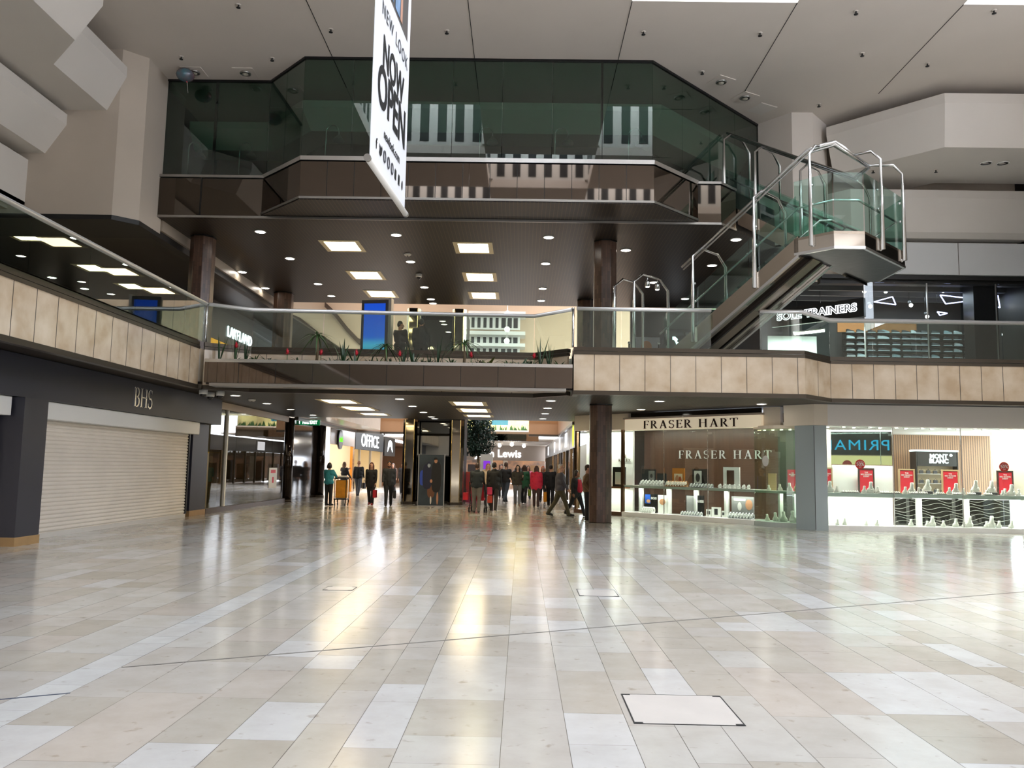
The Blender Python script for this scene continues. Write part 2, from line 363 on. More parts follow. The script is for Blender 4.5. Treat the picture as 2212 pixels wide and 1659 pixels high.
# hidden sides of the hall, seen only in reflections, plus an added daylight window
mb = MB(); mb.box(-20,17,-9.3,-9,0,12.2); S(mb.obj('wall_back', m_ceil))
mb = MB()
for q_ in ((-9,23,0,8),(-9,23,12,12.2),(-9,-8,8,12),(-.6,5,8,12),(13.4,23,8,12)): mb.box(15.6,15.9,q_[0],q_[1],q_[2],q_[3])
S(mb.obj('wall_right', m_wall))
mb = MB()
for y in (-8,-6.2,-4.4,-2.6,-.7,5.1,7,8.9,10.8,13.3): mb.box(15.66,15.78,y-.04,y+.04,8,12)
for z in (8.0,11.9): mb.box(15.68,15.76,-8,-.6,z,z+.08); mb.box(15.68,15.76,5,13.4,z,z+.08)
S(mb.obj('added_window_1', m_brown))  # unseen side window, added to throw daylight on facades and ceiling
for y_ in (-4.3,9.2):  # portals feeding sky light through the added side window
    L = D.lights.new('added_window_portal', 'AREA'); L.shape = 'RECTANGLE'; L.size = 4; L.size_y = 8; L.cycles.is_portal = True
    lo = D.objects.new('added_window_portal', L); COL.objects.link(lo); lo.location = (15.85,y_,10); lo.rotation_euler = (0,pi/2,0)
mb = MB(); mb.box(-20.2,-20,-9,46,4.4,12.2); S(mb.obj('wall_left', m_wall))
def sweep(mb, path, prof, closed_ends=True):
    """profile [(offset to the left of travel, z)] swept along a plan polyline, mitred"""
    n = len(path); R = []
    for i, p in enumerate(path):
        p = Vector(p); ns = []
        if i > 0: d = (p-Vector(path[i-1])).normalized(); ns.append(Vector((-d.y,d.x)))
        if i < n-1: d = (Vector(path[i+1])-p).normalized(); ns.append(Vector((-d.y,d.x)))
        m = sum(ns, Vector((0,0))).normalized(); k = 1/max(.3, m.dot(ns[0]))
        R.append([mb.b.verts.new((p.x+m.x*o*k, p.y+m.y*o*k, z)) for o, z in prof])
    q = len(prof)
    for a, b in zip(R, R[1:]):
        for j in range(q): mb.b.faces.new((a[j],b[j],b[(j+1)%q],a[(j+1)%q])).material_index = mb.mi
    mb.b.faces.new(R[0]).material_index = mb.mi; mb.b.faces.new(R[-1][::-1]).material_index = mb.mi
    return mb
def octagon(x, y, r, a0=pi/8): return [(x+r*cos(a0+k*pi/4), y+r*sin(a0+k*pi/4)) for k in range(8)]

# ---------------------------------------------------------------- stepped white bulkheads round the atrium
mb = MB(); sweep(mb, [(8.98,23.5),(11.32,21.2),(15.6,21.2)], [(0,11.9),(0,11.62),(.42,10.55),(3.2,10.55),(3.2,11.9)]); S(mb.obj('trim_5', m_beam))
mb = MB(); sweep(mb, [(9.3,24.7),(9.9,24.1),(15.6,24.1)], [(0,10.22),(0,9.97),(.32,9.0),(.5,8.85),(.9,8.85),(.9,10.22)]); S(mb.obj('trim_6', m_beam))
mb = MB(); sweep(mb, [(9.9,24.6),(15.6,24.6)], [(0,8.72),(0,7.72),(.5,7.72),(.5,8.72)]); S(mb.obj('trim_7', mat('white_bulkhead_panel',(216,218,220),.6)))
mb = MB(); mb.box(13.36,13.375,24.592,24.6,7.72,8.72); S(mb.obj('trim_8', m_brown))
mb = MB(); mb.box(9.0,15.6,25.1,25.3,7.6,12.2); S(mb.obj('wall_right', m_wall))
mb = MB(); sweep(mb, [(9.2,24.68),(15.6,24.68)], [(0,7.7),(0,7.58),(.15,7.58),(.15,7.45),(.4,7.45),(.4,7.7)]); S(mb.obj('trim_9', m_dark))
mb = MB(); sweep(mb, [(-9.3,-9),(-9.3,16.65),(-10.38,17.72),(-10.38,19.93)], [(0,11.72),(0,11.45),(.45,10.55),(3,10.55),(3,11.72)]); S(mb.obj('trim_10', m_beam))
mb = MB(); sweep(mb, [(-11.85,-9),(-11.85,19.93)], [(0,10.42),(0,10.14),(.5,9.38),(1.2,9.38),(1.2,10.42)]); S(mb.obj('trim_11', m_beam))
mb = MB(); sweep(mb, [(-12.77,-9),(-12.77,19.93)], [(0,9.2),(0,8.02),(.6,8.02),(.6,9.2)]); S(mb.obj('trim_12', m_beam))
mb = MB(); mb.box(-13.4,-13.2,-9,21,7.9,12.2); S(mb.obj('wall_left', m_wall))
# the two big octagonal corner piers
mb = MB(); mb.prism([(-10.04,21.62),(-10.04,20.38),(-10.52,19.93),(-16,19.93),(-16,21.62)], 7.78, 12.2); S(mb.obj('wall_left', m_wall))
mb = MB(); mb.prism([(-10.02,21.62),(-10.02,20.37),(-10.51,19.91),(-16,19.91),(-16,21.62)], 7.66, 7.78); S(mb.obj('trim_20', m_dark))
mb = MB(); mb.prism([(7.09,24.01),(7.84,23.17),(8.45,23.16),(9.18,24.01),(9.18,26),(7.09,26)], 8.27, 12.2); S(mb.obj('wall_right', m_ceil))

# ---------------------------------------------------------------- ceilings (soffits) over the ground and first floors
mb = MB(); mb.box(-13,-8.13,-9,19.9,3.5,3.56); mb.box(-10.6,1.24,19.9,33.3,3.5,3.56); mb.prism([(1.24,19.75),(6.8,19.75),(7.8,20.75),(15.6,20.75),(15.6,33.3),(1.24,33.3)],3.5,3.56); S(mb.obj('ceiling', m_slat))
m_ufloor = mat('upper_floor_stone', (190,182,170), .25, var=.05, scale=2)
mb = MB(); mb.box(-20,-8.05,-9,46,3.56,4.4); mb.box(-8.05,1.24,20.75,33.3,3.56,4.4); mb.prism([(1.24,19.7),(6.8,19.7),(7.8,20.7),(15.6,20.7),(15.6,46),(2.9,46),(2.9,33.3),(1.24,33.3)], 3.56, 4.4); S(mb.obj('floor', m_ufloor))
mb = MB(); mb.prism([(-10.3,21.42),(5.29,21.42),(9.6,25.7),(15.6,25.7),(15.6,32.8),(-10.3,32.8)], 8.2, 8.26); mb.prism([(7.0,23.98),(7.82,23.12),(8.47,23.1),(9.22,23.98),(9.22,26),(7.0,26)],8.2,8.26); S(mb.obj('ceiling', m_slat))
mb = MB(); mb.box(-20,-10.3,21.65,46,8.05,8.12); mb.box(-20,-12.77,-9,20,8.02,8.09); S(mb.obj('ceiling', mat('dark_bronze_ceiling',(38,30,24),.45)))
mb = MB(); mb.prism([(-10.3,21.45),(5.25,21.45),(9.1,25.3),(9.1,32.8),(-10.3,32.8)], 8.26, 9.36); S(mb.obj('floor', m_dark))
m_strip = mat('satin_bulkhead_strip',(176,164,148),.35)
mb = MB(); mb.box(-10.32,-10.02,21.7,32.8,7.9,8.2); S(mb.obj('trim_13', m_strip))
mb = MB(); mb.box(-10.36,-10.1,21.7,32.8,7.72,7.9); S(mb.obj('trim_14', m_dark))

# ---------------------------------------------------------------- second floor: mirrored parapet and the tinted glass wall
t = T('mirrored_parapet', 'long bronze mirror-clad parapet with projecting bay below the tinted glass wall', 'parapet', (-1.3,21,8.2))
BAY = [(-7.2,21.4),(-5.77,19.98),(3.25,19.98),(4.67,21.4)]
mb = MB()
sweep(mb, [(-10.42,21.4),(-7.1,21.4)], [(0,8.26),(0,9.3),(.04,9.3),(.04,8.26)])
mb.obj('cladding_panel', m_mirrorK, t, True)
mb = MB(); sweep(mb, [(3.98,21.4),(5.29,21.4),(5.84,21.95)], [(0,8.26),(0,9.3),(.04,9.3),(.04,8.26)]); mb.obj('cladding_panel', m_mirrorK, t, True)
mb = MB(); sweep(mb, BAY, [(0,8.36),(0,9.28),(.04,9.28),(.04,8.36)]); mb.obj('bay_cladding', m_mirror, t, True)
mb = MB(); sweep(mb, BAY, [(-.03,9.31),(-.03,9.42),(.25,9.42),(.25,9.31)]); mb.obj('coping', m_steel, t, True)
mb = MB(); sweep(mb, BAY, [(-.02,8.3),(-.02,8.36),(.06,8.36),(.06,8.3)]); mb.obj('bottom_rim', m_steel2, t, True)
mb = MB(); mb.prism(BAY, 8.27, 8.3); mb.obj('bay_underside', m_slat, t, True)
mb = MB(); sweep(mb, [(-10.42,21.4),(-7.15,21.4)], [(-.03,9.33),(-.03,9.4),(.15,9.4),(.15,9.33)]); mb.obj('coping', m_steel2, t, True)
mb = MB(); sweep(mb, [(3.98,21.4),(5.29,21.4),(5.84,21.95)], [(-.03,9.33),(-.03,9.4),(.15,9.4),(.15,9.33)]); mb.obj('coping', m_steel2, t, True)
mb = MB(); sweep(mb, [(-10.42,21.4),(5.29,21.4),(5.84,21.95)], [(-.02,8.2),(-.02,8.26),(.05,8.26),(.05,8.2)]); mb.obj('bottom_rim', m_steel2, t, True)
for x in (-8.88,): mb = MB(); mb.box(x-.02,x+.02,21.385,21.4,8.26,9.33); mb.obj('panel_joint', m_black, t, True)
for i in range(13):
    x = -5.77+9.02*(i+.5)/13+.34
    if x < 3.2: mb = MB(); mb.box(x-.007,x+.007,19.972,19.98,8.36,9.28); mb.obj('panel_joint', m_black, t, True)

GP = [(-10.06,21.55),(-7.16,21.55),(-5.84,20.2),(3.25,20.2),(7.09,24.04)]
t = T('glass_screen', 'tall tinted glass wall closing the second floor above the mirrored parapet', 'glass wall', (-1.3,21,9.4))
def pane_run(t, p, q, n, z0, z1, m, th=.012):
    for i in range(n):
        a = Vector(p).lerp(Vector(q), i/n); b = Vector(p).lerp(Vector(q), (i+1)/n); d = (b-a).normalized(); g = d*.006
        mb = MB(); sweep(mb, [tuple(a+g),tuple(b-g)], [(0,z0),(0,z1),(th,z1),(th,z0)]); mb.obj('glass_pane', m, t, True)
for (p,q),n in zip(zip(GP,GP[1:]),(2,2,7,4)): pane_run(t, p, q, n, 9.42, 12.17, m_bigglass)
mb = MB(); sweep(mb, GP, [(-.03,12.14),(-.03,12.195),(.05,12.195),(.05,12.14)]); mb.obj('head_channel', m_black, t, True)
for p, w in ((( -10.06,21.55),.04),((-8.66,21.55),.035),((1.94,20.2),.03),((7.09,24.04),.03)):
    mb = MB(); mb.box(p[0]-w,p[0]+w,p[1]+.014,p[1]+.06,9.42,12.14); mb.obj('mullion', m_black, t, True)
# room behind the glass
mb = MB(); sweep(mb, [(-10.0,23.0),(-7.7,23.0),(-6.25,21.5),(3.7,21.5),(7.0,24.8)], [(0,11.62),(0,11.42),(.4,10.9),(1.2,10.9),(1.2,11.62)]); S(mb.obj('trim_15', m_beam))
mb = MB(); mb.box(-10.4,9.1,26.0,26.2,9.36,12.2); S(mb.obj('wall_back', mat('dark_olive_wall',(62,62,56),.8)))
mb = MB(); mb.box(-10.5,-10.3,21.7,26,9.36,12.2); S(mb.obj('wall_left', mat('dim_grey_wall',(90,88,84),.8)))

# gooseneck lamps on the ledge behind the glass
m_clear = glass('lamp_glass', (225,235,235), 1.6)
def gooseneck(x, y, lab):
    t = T('gooseneck_lamp', lab, 'lamp', (x,y,9.36), 0, 'gooseneck lamps behind the glass wall')
    mb = MB(); pts = [(0,0,0),(0,0,1.05)]+[(.17-.17*cos(a),0,1.05+.17*sin(a)) for a in [pi*k/10 for k in range(1,11)]]+[(.34,0,.98)]
    mb.tube(pts, .016, 8); mb.obj('stem', m_steel, t)
    mb = MB(); mb.lathe([(.03,.98),(.05,.92),(.14,.84),(.16,.78),(.155,.78),(.04,.91),(.02,.97)], 16, (.34,0,0)); mb.obj('lamp_shade', m_clear, t)
    mb = MB(); mb.lathe([(0,0),(.07,0),(.07,.02),(.02,.03),(0,.03)], 14); mb.obj('base', m_steel, t)
    return t
for k, (x, y) in enumerate([(-9.55,22.0),(-8.1,22.0),(-5.35,20.75),(-1.25,20.75),(.75,20.75),(2.7,20.75)]):
    gooseneck(x, y, 'chrome gooseneck lamp, %s from the pale corner pier behind the tinted glass' % ORD[k])

# ---------------------------------------------------------------- columns
def column(x, y, r, z0, z1, lab):
    t = T('tiled_column', lab, 'column', (x,y,z0))
    mb = MB(); mb.prism(octagon(0,0,r), .02, z1-z0-.03); mb.obj('shaft', m_tile, t, bevel=.015)
    mb = MB(); mb.prism(octagon(0,0,r+.02), 0, .02); mb.obj('base_trim', m_brown, t)
    mb = MB(); mb.prism(octagon(0,0,r+.015), z1-z0-.03, z1-z0); mb.obj('top_trim', m_black, t)
def tile_material():
    m = D.materials.new('brown_mosaic'); m.use_nodes = True; nt = m.node_tree; b = nt.nodes['Principled BSDF']; N = nt.nodes.new; K = nt.links.new
    tc = N('ShaderNodeTexCoord'); s = N('ShaderNodeSeparateXYZ'); K(tc.outputs['Object'], s.inputs[0])
    at = N('ShaderNodeMath'); at.operation = 'ARCTAN2'; K(s.outputs[1], at.inputs[0]); K(s.outputs[0], at.inputs[1])
    cb = N('ShaderNodeCombineXYZ'); sc = N('ShaderNodeMath'); sc.operation = 'MULTIPLY'; sc.inputs[1].default_value = .34; K(at.outputs[0], sc.inputs[0]); K(sc.outputs[0], cb.inputs[1]); K(s.outputs[2], cb.inputs[0])
    br = N('ShaderNodeTexBrick'); br.inputs['Scale'].default_value = 1; br.inputs['Brick Width'].default_value = .26; br.inputs['Row Height'].default_value = .07; br.inputs['Mortar Size'].default_value = .003
    br.inputs['Color1'].default_value = lin((104,78,64)); br.inputs['Color2'].default_value = lin((70,52,44)); br.inputs['Mortar'].default_value = lin((58,46,40)); K(cb.outputs[0], br.inputs['Vector'])
    K(br.outputs['Color'], b.inputs['Base Color']); b.inputs['Roughness'].default_value = .28; return m
m_tile = tile_material()
column(2.35, 24.25, .35, 0, 3.5, 'brown mosaic-tiled octagonal column standing on the ground floor beside the jewellery shop')
column(2.35, 23.25, .35, 4.4, 8.2, 'brown tiled upper column directly above the ground-floor column')
column(-9.53, 23.35, .36, 4.4, 8.2, 'dark tiled upper column by the corner where the balcony rails meet')
column(-9.4, 31.1, .38, 4.4, 8.2, 'tan-lit tiled upper column behind the planted balcony, beside the lit kitchenware sign')
column(2.45, 31.6, .36, 4.4, 8.2, 'tiled upper column further back, half behind the nearer upper column')

# ---------------------------------------------------------------- first-floor balcony fronts: limestone bands with bronze ledges
def balcony(name, path, lab, joints, z_off=0):
    t = T(name, lab, 'balcony front', (path[0][0],path[0][1],3.37))
    mb = MB(); sweep(mb, path, [(0,3.47),(0,4.36),(.06,4.36),(.06,3.47)]); mb.obj('stone_cladding', m_limestone, t, True)
    mb = MB(); sweep(mb, path, [(-.02,3.37),(-.02,3.47),(.12,3.47),(.12,3.37)]); mb.obj('bottom_trim', m_brown, t, True)
    mb = MB(); sweep(mb, path, [(-.015,4.36),(-.015,4.43),(.1,4.43),(.1,4.36)]); mb.obj('ledge_trim', m_brown, t, True)
    mb = MB(); sweep(mb, path, [(.0,4.445),(.0,4.54),(.12,4.54),(.12,4.445)]); mb.obj('upper_trim', m_brown, t, True)
    for (p,q,sp,ph) in joints:
        p, q = Vector(p), Vector(q); d = (q-p); L = d.length; d /= L; nn = Vector((-d.y,d.x)); s = ph
        while s < L:
            c = p+d*s-nn*.001; mb = MB(); mb.obox((c.x,c.y,3.915), (d.x*.006,d.y*.006,0), (nn.x*.002,nn.y*.002,0), (0,0,.445)); s += sp
            if c.y > 8: mb.obj('panel_joint', m_black, t, True)
            else: mb.b.free()
    return t
PL = [(-8.0,-9),(-8.0,19.75)]; PR = [(1.24,20.3),(1.24,19.62),(6.85,19.62),(7.85,20.62),(15.6,20.62)]
balcony('balcony_front', [PL[1],PL[0]][::-1], 'limestone balcony front running along the side above the closed store', [(PL[0],PL[1],.62,.3)])
balcony('balcony_front', PR, 'limestone balcony front with a kink, above the jewellery shop windows', [(PR[1],PR[2],.617,.5),(PR[2],PR[3],.7,.7),(PR[3],PR[4],.545,.545)])
PC = [(-7.9,19.8),(-6.97,20.45),(.28,20.7),(1.24,19.75)]
t = balcony('balcony_front', [(-7.92,19.86),(-6.97,20.5),(.28,20.75),(1.1,19.92)], 'recessed balcony front behind the plant trough', [((-6.97,20.5),(.28,20.75),.9,.4)])

def balustrade(path, lab, n_per, top=5.5, posts=True):
    t = T('glass_balustrade', lab, 'balustrade', (path[0][0],path[0][1],4.54))
    for (p,q),n in zip(zip(path,path[1:]),n_per): pane_run(t, p, q, n, 4.54, top-.03, m_gglass)
    mb = MB(); mb.tube([(p[0],p[1],top) for p in path], .048, 12); mb.obj('handrail', m_rail, t, True)
    return t
balustrade([(-7.92,-9),(-7.92,19.78)], 'glass balustrade with a steel rail along the side balcony above the closed store', [16])
balustrade([(-7.88,19.86),(-6.97,20.52),(.28,20.77),(1.2,19.8)], 'glass balustrade behind the plant trough', [1,4,1])
balustrade([(1.3,19.68),(4.6,19.68)], 'straight glass balustrade beside the upper brown column', [3])
balustrade([(5.78,19.68),(6.82,19.68),(7.87,20.7),(15.6,20.7)], 'kinked glass balustrade in front of the trainer shop', [1,1,7])
for p, lab in (((-7.9,19.82),'corner steel post where the side and planted balcony rails meet'),((1.22,19.72),'steel rail post by the upper brown column')):
    t = T('rail_post', lab, 'post', (p[0],p[1],4.54)); mb = MB(); mb.tube([(0,0,0),(0,0,.95)], .03, 10); mb.obj('post_tube', m_steel, t)
    mb = MB(); mb.lathe([(0,.95),(.036,.95),(.036,.99),(0,1.0)],12); mb.obj('post_cap', m_steel, t)
# ---------------------------------------------------------------- closed department store along the side: shutters, piers, fascia
t = T('shop_fascia', 'dark navy-grey fascia with thin silver serif letters above the closed roller shutter', 'shop fascia', (-9.5,15,2.7))
mb = MB(); mb.box(-9.62,-9.22,-9,24.72,2.71,3.49); mb.obj('fascia_board', m_navy, t, True)
o = roman('lettering', 'BHS', .46, mat('silver_letter', (206,206,208), .25, .8), t, (0,0,0), pi/2, .03, .95, .0)
o.location = (-9.205+9.5, 19.5-15, 3.09-2.7)
def roller_shutter(y0, y1, lab, full=True):
    t = T('roller_shutter', lab, 'shutter', (-9.6,y0,0))
    mb = MB(); n = 27; z0, z1 = .1, 2.36; P = []
    for i in range(n):
        a = z0+(z1-z0)*i/n; h = (z1-z0)/n
        P += [(0,a),(-.012,a+h*.12),(.018,a+h*.45),(.018,a+h*.7),(0,a+h*.98)]
    P = [(-9.6+o_, z) for o_, z in P]
    V = [[mb.b.verts.new((x,y,z)) for x, z in P] for y in (y0+.05,y1-.05)]
    for j in range(len(P)-1): mb.b.faces.new((V[0][j],V[1][j],V[1][j+1],V[0][j+1]))
    bk = [[mb.b.verts.new((-9.64,y,z)) for z in (z0,z1)] for y in (y0+.05,y1-.05)]
    mb.b.faces.new((bk[0][0],bk[0][1],bk[1][1],bk[1][0])); mb.b.faces.new((V[0][-1],V[1][-1],bk[1][1],bk[0][1])); mb.b.faces.new((V[1][0],V[0][0],bk[0][0],bk[1][0]))
    mb.obj('slat_curtain', m_shut, t, True)
    mb = MB(); mb.box(-9.62,-9.3,y0+.01,y1,2.36,2.705); mb.obj('shutter_box', m_white, t, True, bevel=.012)
    mb = MB(); mb.box(-9.63,-9.57,y0+.02,y1-.02,.0,.1); mb.obj('bottom_rail', m_shutl, t, True)
    mb = MB(); mb.box(-9.66,-9.55,y1-.06,y1,.1,2.36); mb.obj('guide_rail', m_black, t, True)
m_shut = mat('shutter_slats', (236,228,216), .42, .05, var=.05, scale=1.2); m_shutl = mat('shutter_rail', (222,218,212), .4, .2)
roller_shutter(15.46, 23.3, 'wide closed pale metal roller shutter under the silver letters')
roller_shutter(8.2, 14.62, 'roller shutter at the edge of the view, on the near side of the dark pier')
m_pier = mat('dark_grey_pier', (50,50,60), .4)
for x0,x1,y0,y1,lab in ((-9.62,-9.1,14.68,15.42,'dark grey pier with a stone foot between the two roller shutters'),(-9.98,-9.58,23.55,24.72,'dark grey pier with a stone foot at the far end of the wide shutter')):
    t = T('shop_pier', lab, 'pillar', (x1,y0,0)); mb = MB(); mb.box(x0,x1,y0,y1,.16,2.7); mb.obj('pier_casing', m_pier, t, True)
    mb = MB(); mb.box(x0,x1+.012,y0-.012,y1+.012,0,.16); mb.obj('stone_foot', mat('tan_stone',(166,132,88),.3,var=.1), t, True)
mb = MB(); mb.box(-10.3,-10.0,-9,24.9,0,3.5); S(mb.obj('wall_left', m_navy))

# ---------------------------------------------------------------- glass-fronted empty shop beyond it
m_shopg = glass('shop_glass',(168,164,146),1.1)
t = T('shopfront', 'bronze glass shopfront with a cream strip above, beside the closed store', 'shopfront', (-9.62,29,0))
ys = [24.95,26.25,27.25,29.3,31.2,33.0]
for a,b in zip(ys,ys[1:]): mb = MB(); mb.box(-9.628,-9.612,a+.01,b-.01,.17,3.26); mb.obj('glass_pane', m_shopg, t, True)
mb = MB(); mb.box(-9.7,-9.56,24.8,33.1,3.27,3.49); mb.obj('header_board', mat('taupe_board',(196,178,156),.5), t, True)
mb = MB(); mb.box(-9.7,-9.58,24.8,33.1,0,.16); mb.obj('skirting_board', mat('dark_oak',(70,52,38),.4), t, True)
mb = MB(); mb.box(-9.64,-9.55,26.2,26.3,.17,3.26); mb.obj('mullion', m_white, t, True)
t = T('poster', 'white sale poster with red print stuck inside the bronze glass shopfront', 'poster', (-9.6,31.3,.62))
mb = MB(); mb.box(-9.606,-9.6,30.95,31.95,.62,1.4); mb.obj('sheet', m_white, t, True)
m_red = mat('print_red', (214,32,52), .5)
mb = MB(); mb.box(-9.6,-9.598,31.15,31.75,1.2,1.32); mb.box(-9.6,-9.598,31.35,31.55,.82,1.05); mb.obj('red_print', m_red, t, True)
mb = MB(); mb.box(-13.2,-13,24.9,33.2,0,3.5); S(mb.obj('wall_left', mat('olive_plaster',(150,142,116),.8,var=.1,scale=.5)))
mb = MB(); mb.box(-13,-9.8,33.2,33.35,0,3.5); S(mb.obj('wall_left', mat('olive_end_wall',(120,112,92),.8)))
mb = MB(); mb.box(-13,-9.72,24.75,24.9,0,3.5); S(mb.obj('wall_left', m_warmw))
for yy, ht in ((27.6,1.5),(29.0,1.9)):                          # pale display plinths left inside
    t = T('display_plinth', 'pale %s display plinth standing inside the empty glass-fronted shop' % ('short' if ht < 1.7 else 'tall'), 'plinth', (-11.2,yy,0))
    mb = MB(); mb.box(-.25,.25,-.25,.25,0,ht); mb.obj('plinth_body', m_warmw, t); mb = MB(); mb.box(-.28,.28,-.28,.28,ht,ht+.04); mb.obj('plinth_top', mat('yellow_top',(226,202,120),.5), t)

L = D.lights.new('shop_fill_light','AREA'); L.shape = 'RECTANGLE'; L.size = 2; L.size_y = 6; L.energy = 34; L.color = (1,.9,.66); lo = D.objects.new('shop_fill_light', L); COL.objects.link(lo); lo.location = (-11.4,29,3.4)  # unseen lamp added to lift the dim empty shop
# dark polished recess with the fire-exit sign
mb = MB(); mb.box(-10.0,-9.75,33.2,39.3,0,3.5); S(mb.obj('wall_left', mat('black_polished_panel',(30,24,20),.08)))
for y, lab in ((33.45,'dark glossy round pillar at the corner of the bronze shopfront'),(38.9,'dark glossy round pillar before the bright shop window')):
    t = T('round_pillar', lab, 'pillar', (-9.62,y,0)); mb = MB(); mb.lathe([(0,.1),(.2,.1),(.2,3.45),(0,3.45)], 20); mb.obj('shaft', mat('dark_gloss',(44,34,28),.06,.4), t)
    mb = MB(); mb.lathe([(0,0),(.22,0),(.22,.1),(0,.1)], 20); mb.obj('pillar_foot', m_brown, t)
t = T('exit_sign', 'green and white illuminated FIRE EXIT sign hanging under the ceiling', 'sign', (-9.35,35.4,3.26))
mb = MB(); mb.box(-.5,.5,-.03,.03,0,.24); mb.obj('sign_box', mat('sign_green',(10,110,62),.4,emit=.6), t)
text('lettering', 'FIRE EXIT', .2, m_signw, t, (.06,-.034,.12), ext=.003, sx=.78, bold=.006)
mb = MB(); mb.box(-.47,-.38,-.036,-.031,.06,.18); mb.obj('pictogram', m_signw, t)
for k in (-.35,.35): mb = MB(); mb.tube([(k,0,.235),(k,0,.238)], .012, 6); mb.obj('hanger', m_black, t)

# ---------------------------------------------------------------- shops down the far side of the mall
def shop_box(x0,x1,y0,y1,col,e,z1=3.3,open_side='+x',ecol=(255,236,210)):
    """side, back and top walls of a lit unit"""
    m = mat('shop_lining', col, .7); mb = MB()
    if open_side == '+x': mb.box(x0,x0+.1,y0,y1,0,z1)
    else: mb.box(x1-.1,x1,y0,y1,0,z1)
    mb.box(x0,x1,y0,y0+.08,0,z1); mb.box(x0,x1,y1-.08,y1,0,z1); mb.box(x0,x1,y0,y1,z1,z1+.1); S(mb.obj('wall_left' if open_side == '+x' else 'wall_right', m))
    L = D.lights.new('shop_fill_light','AREA'); L.shape = 'RECTANGLE'; L.size = (x1-x0)*.8; L.size_y = (y1-y0)*.8; L.energy = e; L.color = lin(ecol)[:3]
    lo = D.objects.new('shop_fill_light', L); COL.objects.link(lo); lo.location = ((x0+x1)/2,(y0+y1)/2,z1-.06)
shop_box(-13,-9.9,39.4,47.6,(240,222,200),200)
t = T('shopfront', 'brightly lit shop window with a round black and green hanging sign', 'shopfront', (-9.9,43.5,0))
mb = MB(); mb.box(-9.95,-9.8,41.5,47.6,2.62,3.5); mb.obj('fascia_board', mat('taupe_fascia',(120,104,94),.3), t, True)
mb = MB(); mb.box(-9.95,-9.8,39.4,41.4,.02,3.5); mb.obj('white_panel', mat('glowing_panel',(250,240,225),.5,emit=.9), t, True)  # panel carries its own emission though it is no lamp
mb = MB(); mb.box(-9.95,-9.8,47.1,47.6,.02,2.62); mb.obj('brass_jamb', mat('brass',(200,150,80),.2,1), t, True)
t = T('round_sign', 'round black shop sign with glowing green lettering above the bright shop window', 'sign', (-9.7,43.4,3.0))
mb = MB(); mb.tube([(-.08,0,-.1),(.02,0,-.1)], .52, 28); mb.obj('disc', m_black, t)
text('lettering', 'schuh', .38, glow('green_glow',(90,255,40),2.2), t, (.025,0,-.1), (pi/2,0,pi/2), .004, .9, bold=.01)
cl = [(200,60,70),(220,150,60),(240,220,190),(170,40,40),(90,120,60),(230,120,130),(60,50,60),(240,230,220)]
for k in range(16):                                             # bright goods hung on the shop's back wall
    y = 40+k%8*.95; z = .7 if k < 8 else 1.7
    t = T('hanging_garment', '%s garment from the shutter end on the %s rail of the bright shop' % (ORD[k%8], 'lower' if k < 8 else 'upper'), 'garment', (-12.7,y,z), 0, 'goods in the bright shop')
    mb = MB(); mb.prism([(0,-.32),(.14,-.26),(.16,.26),(0,.32)], 0, .55); mb.prism([(.02,-.2),(.12,-.18),(.12,.18),(.02,.2)], .55, .68); mb.obj('garment_body', mat('cloth', cl[(k*3)%8], .8), t)
    mb = MB(); mb.tube([(.06,0,.68),(.06,0,.78),(.0,0,.8)], .012, 6); mb.obj('hook', m_steel, t)
shop_box(-13,-9.9,47.8,57.5,(200,180,140),120)
t = T('shopfront', 'black shop fascia with large white condensed letters beyond the round green sign', 'shopfront', (-9.9,52,0))
mb = MB(); mb.box(-9.95,-9.8,47.8,57.5,2.5,3.75); mb.obj('fascia_board', mat('matt_black',(6,6,7),.8), t, True)
text('lettering', 'OFFICE', 1.12, m_signw, t, (.13,.4,3.05), (pi/2,0,pi/2), .02, 1.55, bold=.0, space=1.1)
for y in (49.4,53,57.2): mb = MB(); mb.box(-9.95,-9.82,y-.06,y+.06,.02,2.5); mb.obj('mullion', m_steel2, t, True)
for k in range(3):
    t = T('display_table', 'shoe display table, %s along inside the shop with white letters' % ORD[k], 'table', (-11.3,49.5+k*2.6,0)); mb = MB(); mb.box(-.5,.5,-.8,.8,.82,.9); mb.obj('tabletop', mat('pale_wood',(214,184,130),.5), t)
    for sx in (-.45,.45):
        for sy in (-.72,.72): mb = MB(); mb.box(sx-.04,sx+.04,sy-.04,sy+.04,0,.82); mb.obj('leg', m_black, t)
shop_box(-13,-9.9,57.8,75,(150,116,92),70)
t = T('shop_sign', 'square black shop sign with a white arch emblem', 'sign', (-9.85,60.5,3.1))
mb = MB(); mb.box(-.08,.04,-2.4,2.4,-.85,.75); mb.obj('sign_box', m_black, t)
mb = MB(); A = []
for k in range(13): a = pi*k/12; A.append((1.15*cos(a), .62*sin(a)))
B = [(.62*cos(pi*k/12)*.9, .18*sin(pi*k/12)) for k in range(13)]
for i in range(12):
    q = [A[i],A[i+1],B[i+1],B[i]]; v0 = [mb.b.verts.new((.045,-p[0],p[1]-.3-.25*(abs(p[0])>.9))) for p in q]; v1 = [mb.b.verts.new((.06,-p[0],p[1]-.3-.25*(abs(p[0])>.9))) for p in q]
    mb.b.faces.new(v1); mb.b.faces.new(v0[::-1])
    for j in range(4): mb.b.faces.new((v0[j],v0[(j+1)%4],v1[(j+1)%4],v1[j]))
bmesh.ops.remove_doubles(mb.b, verts=mb.b.verts, dist=1e-4); mb.obj('arch_emblem', m_signw, t)

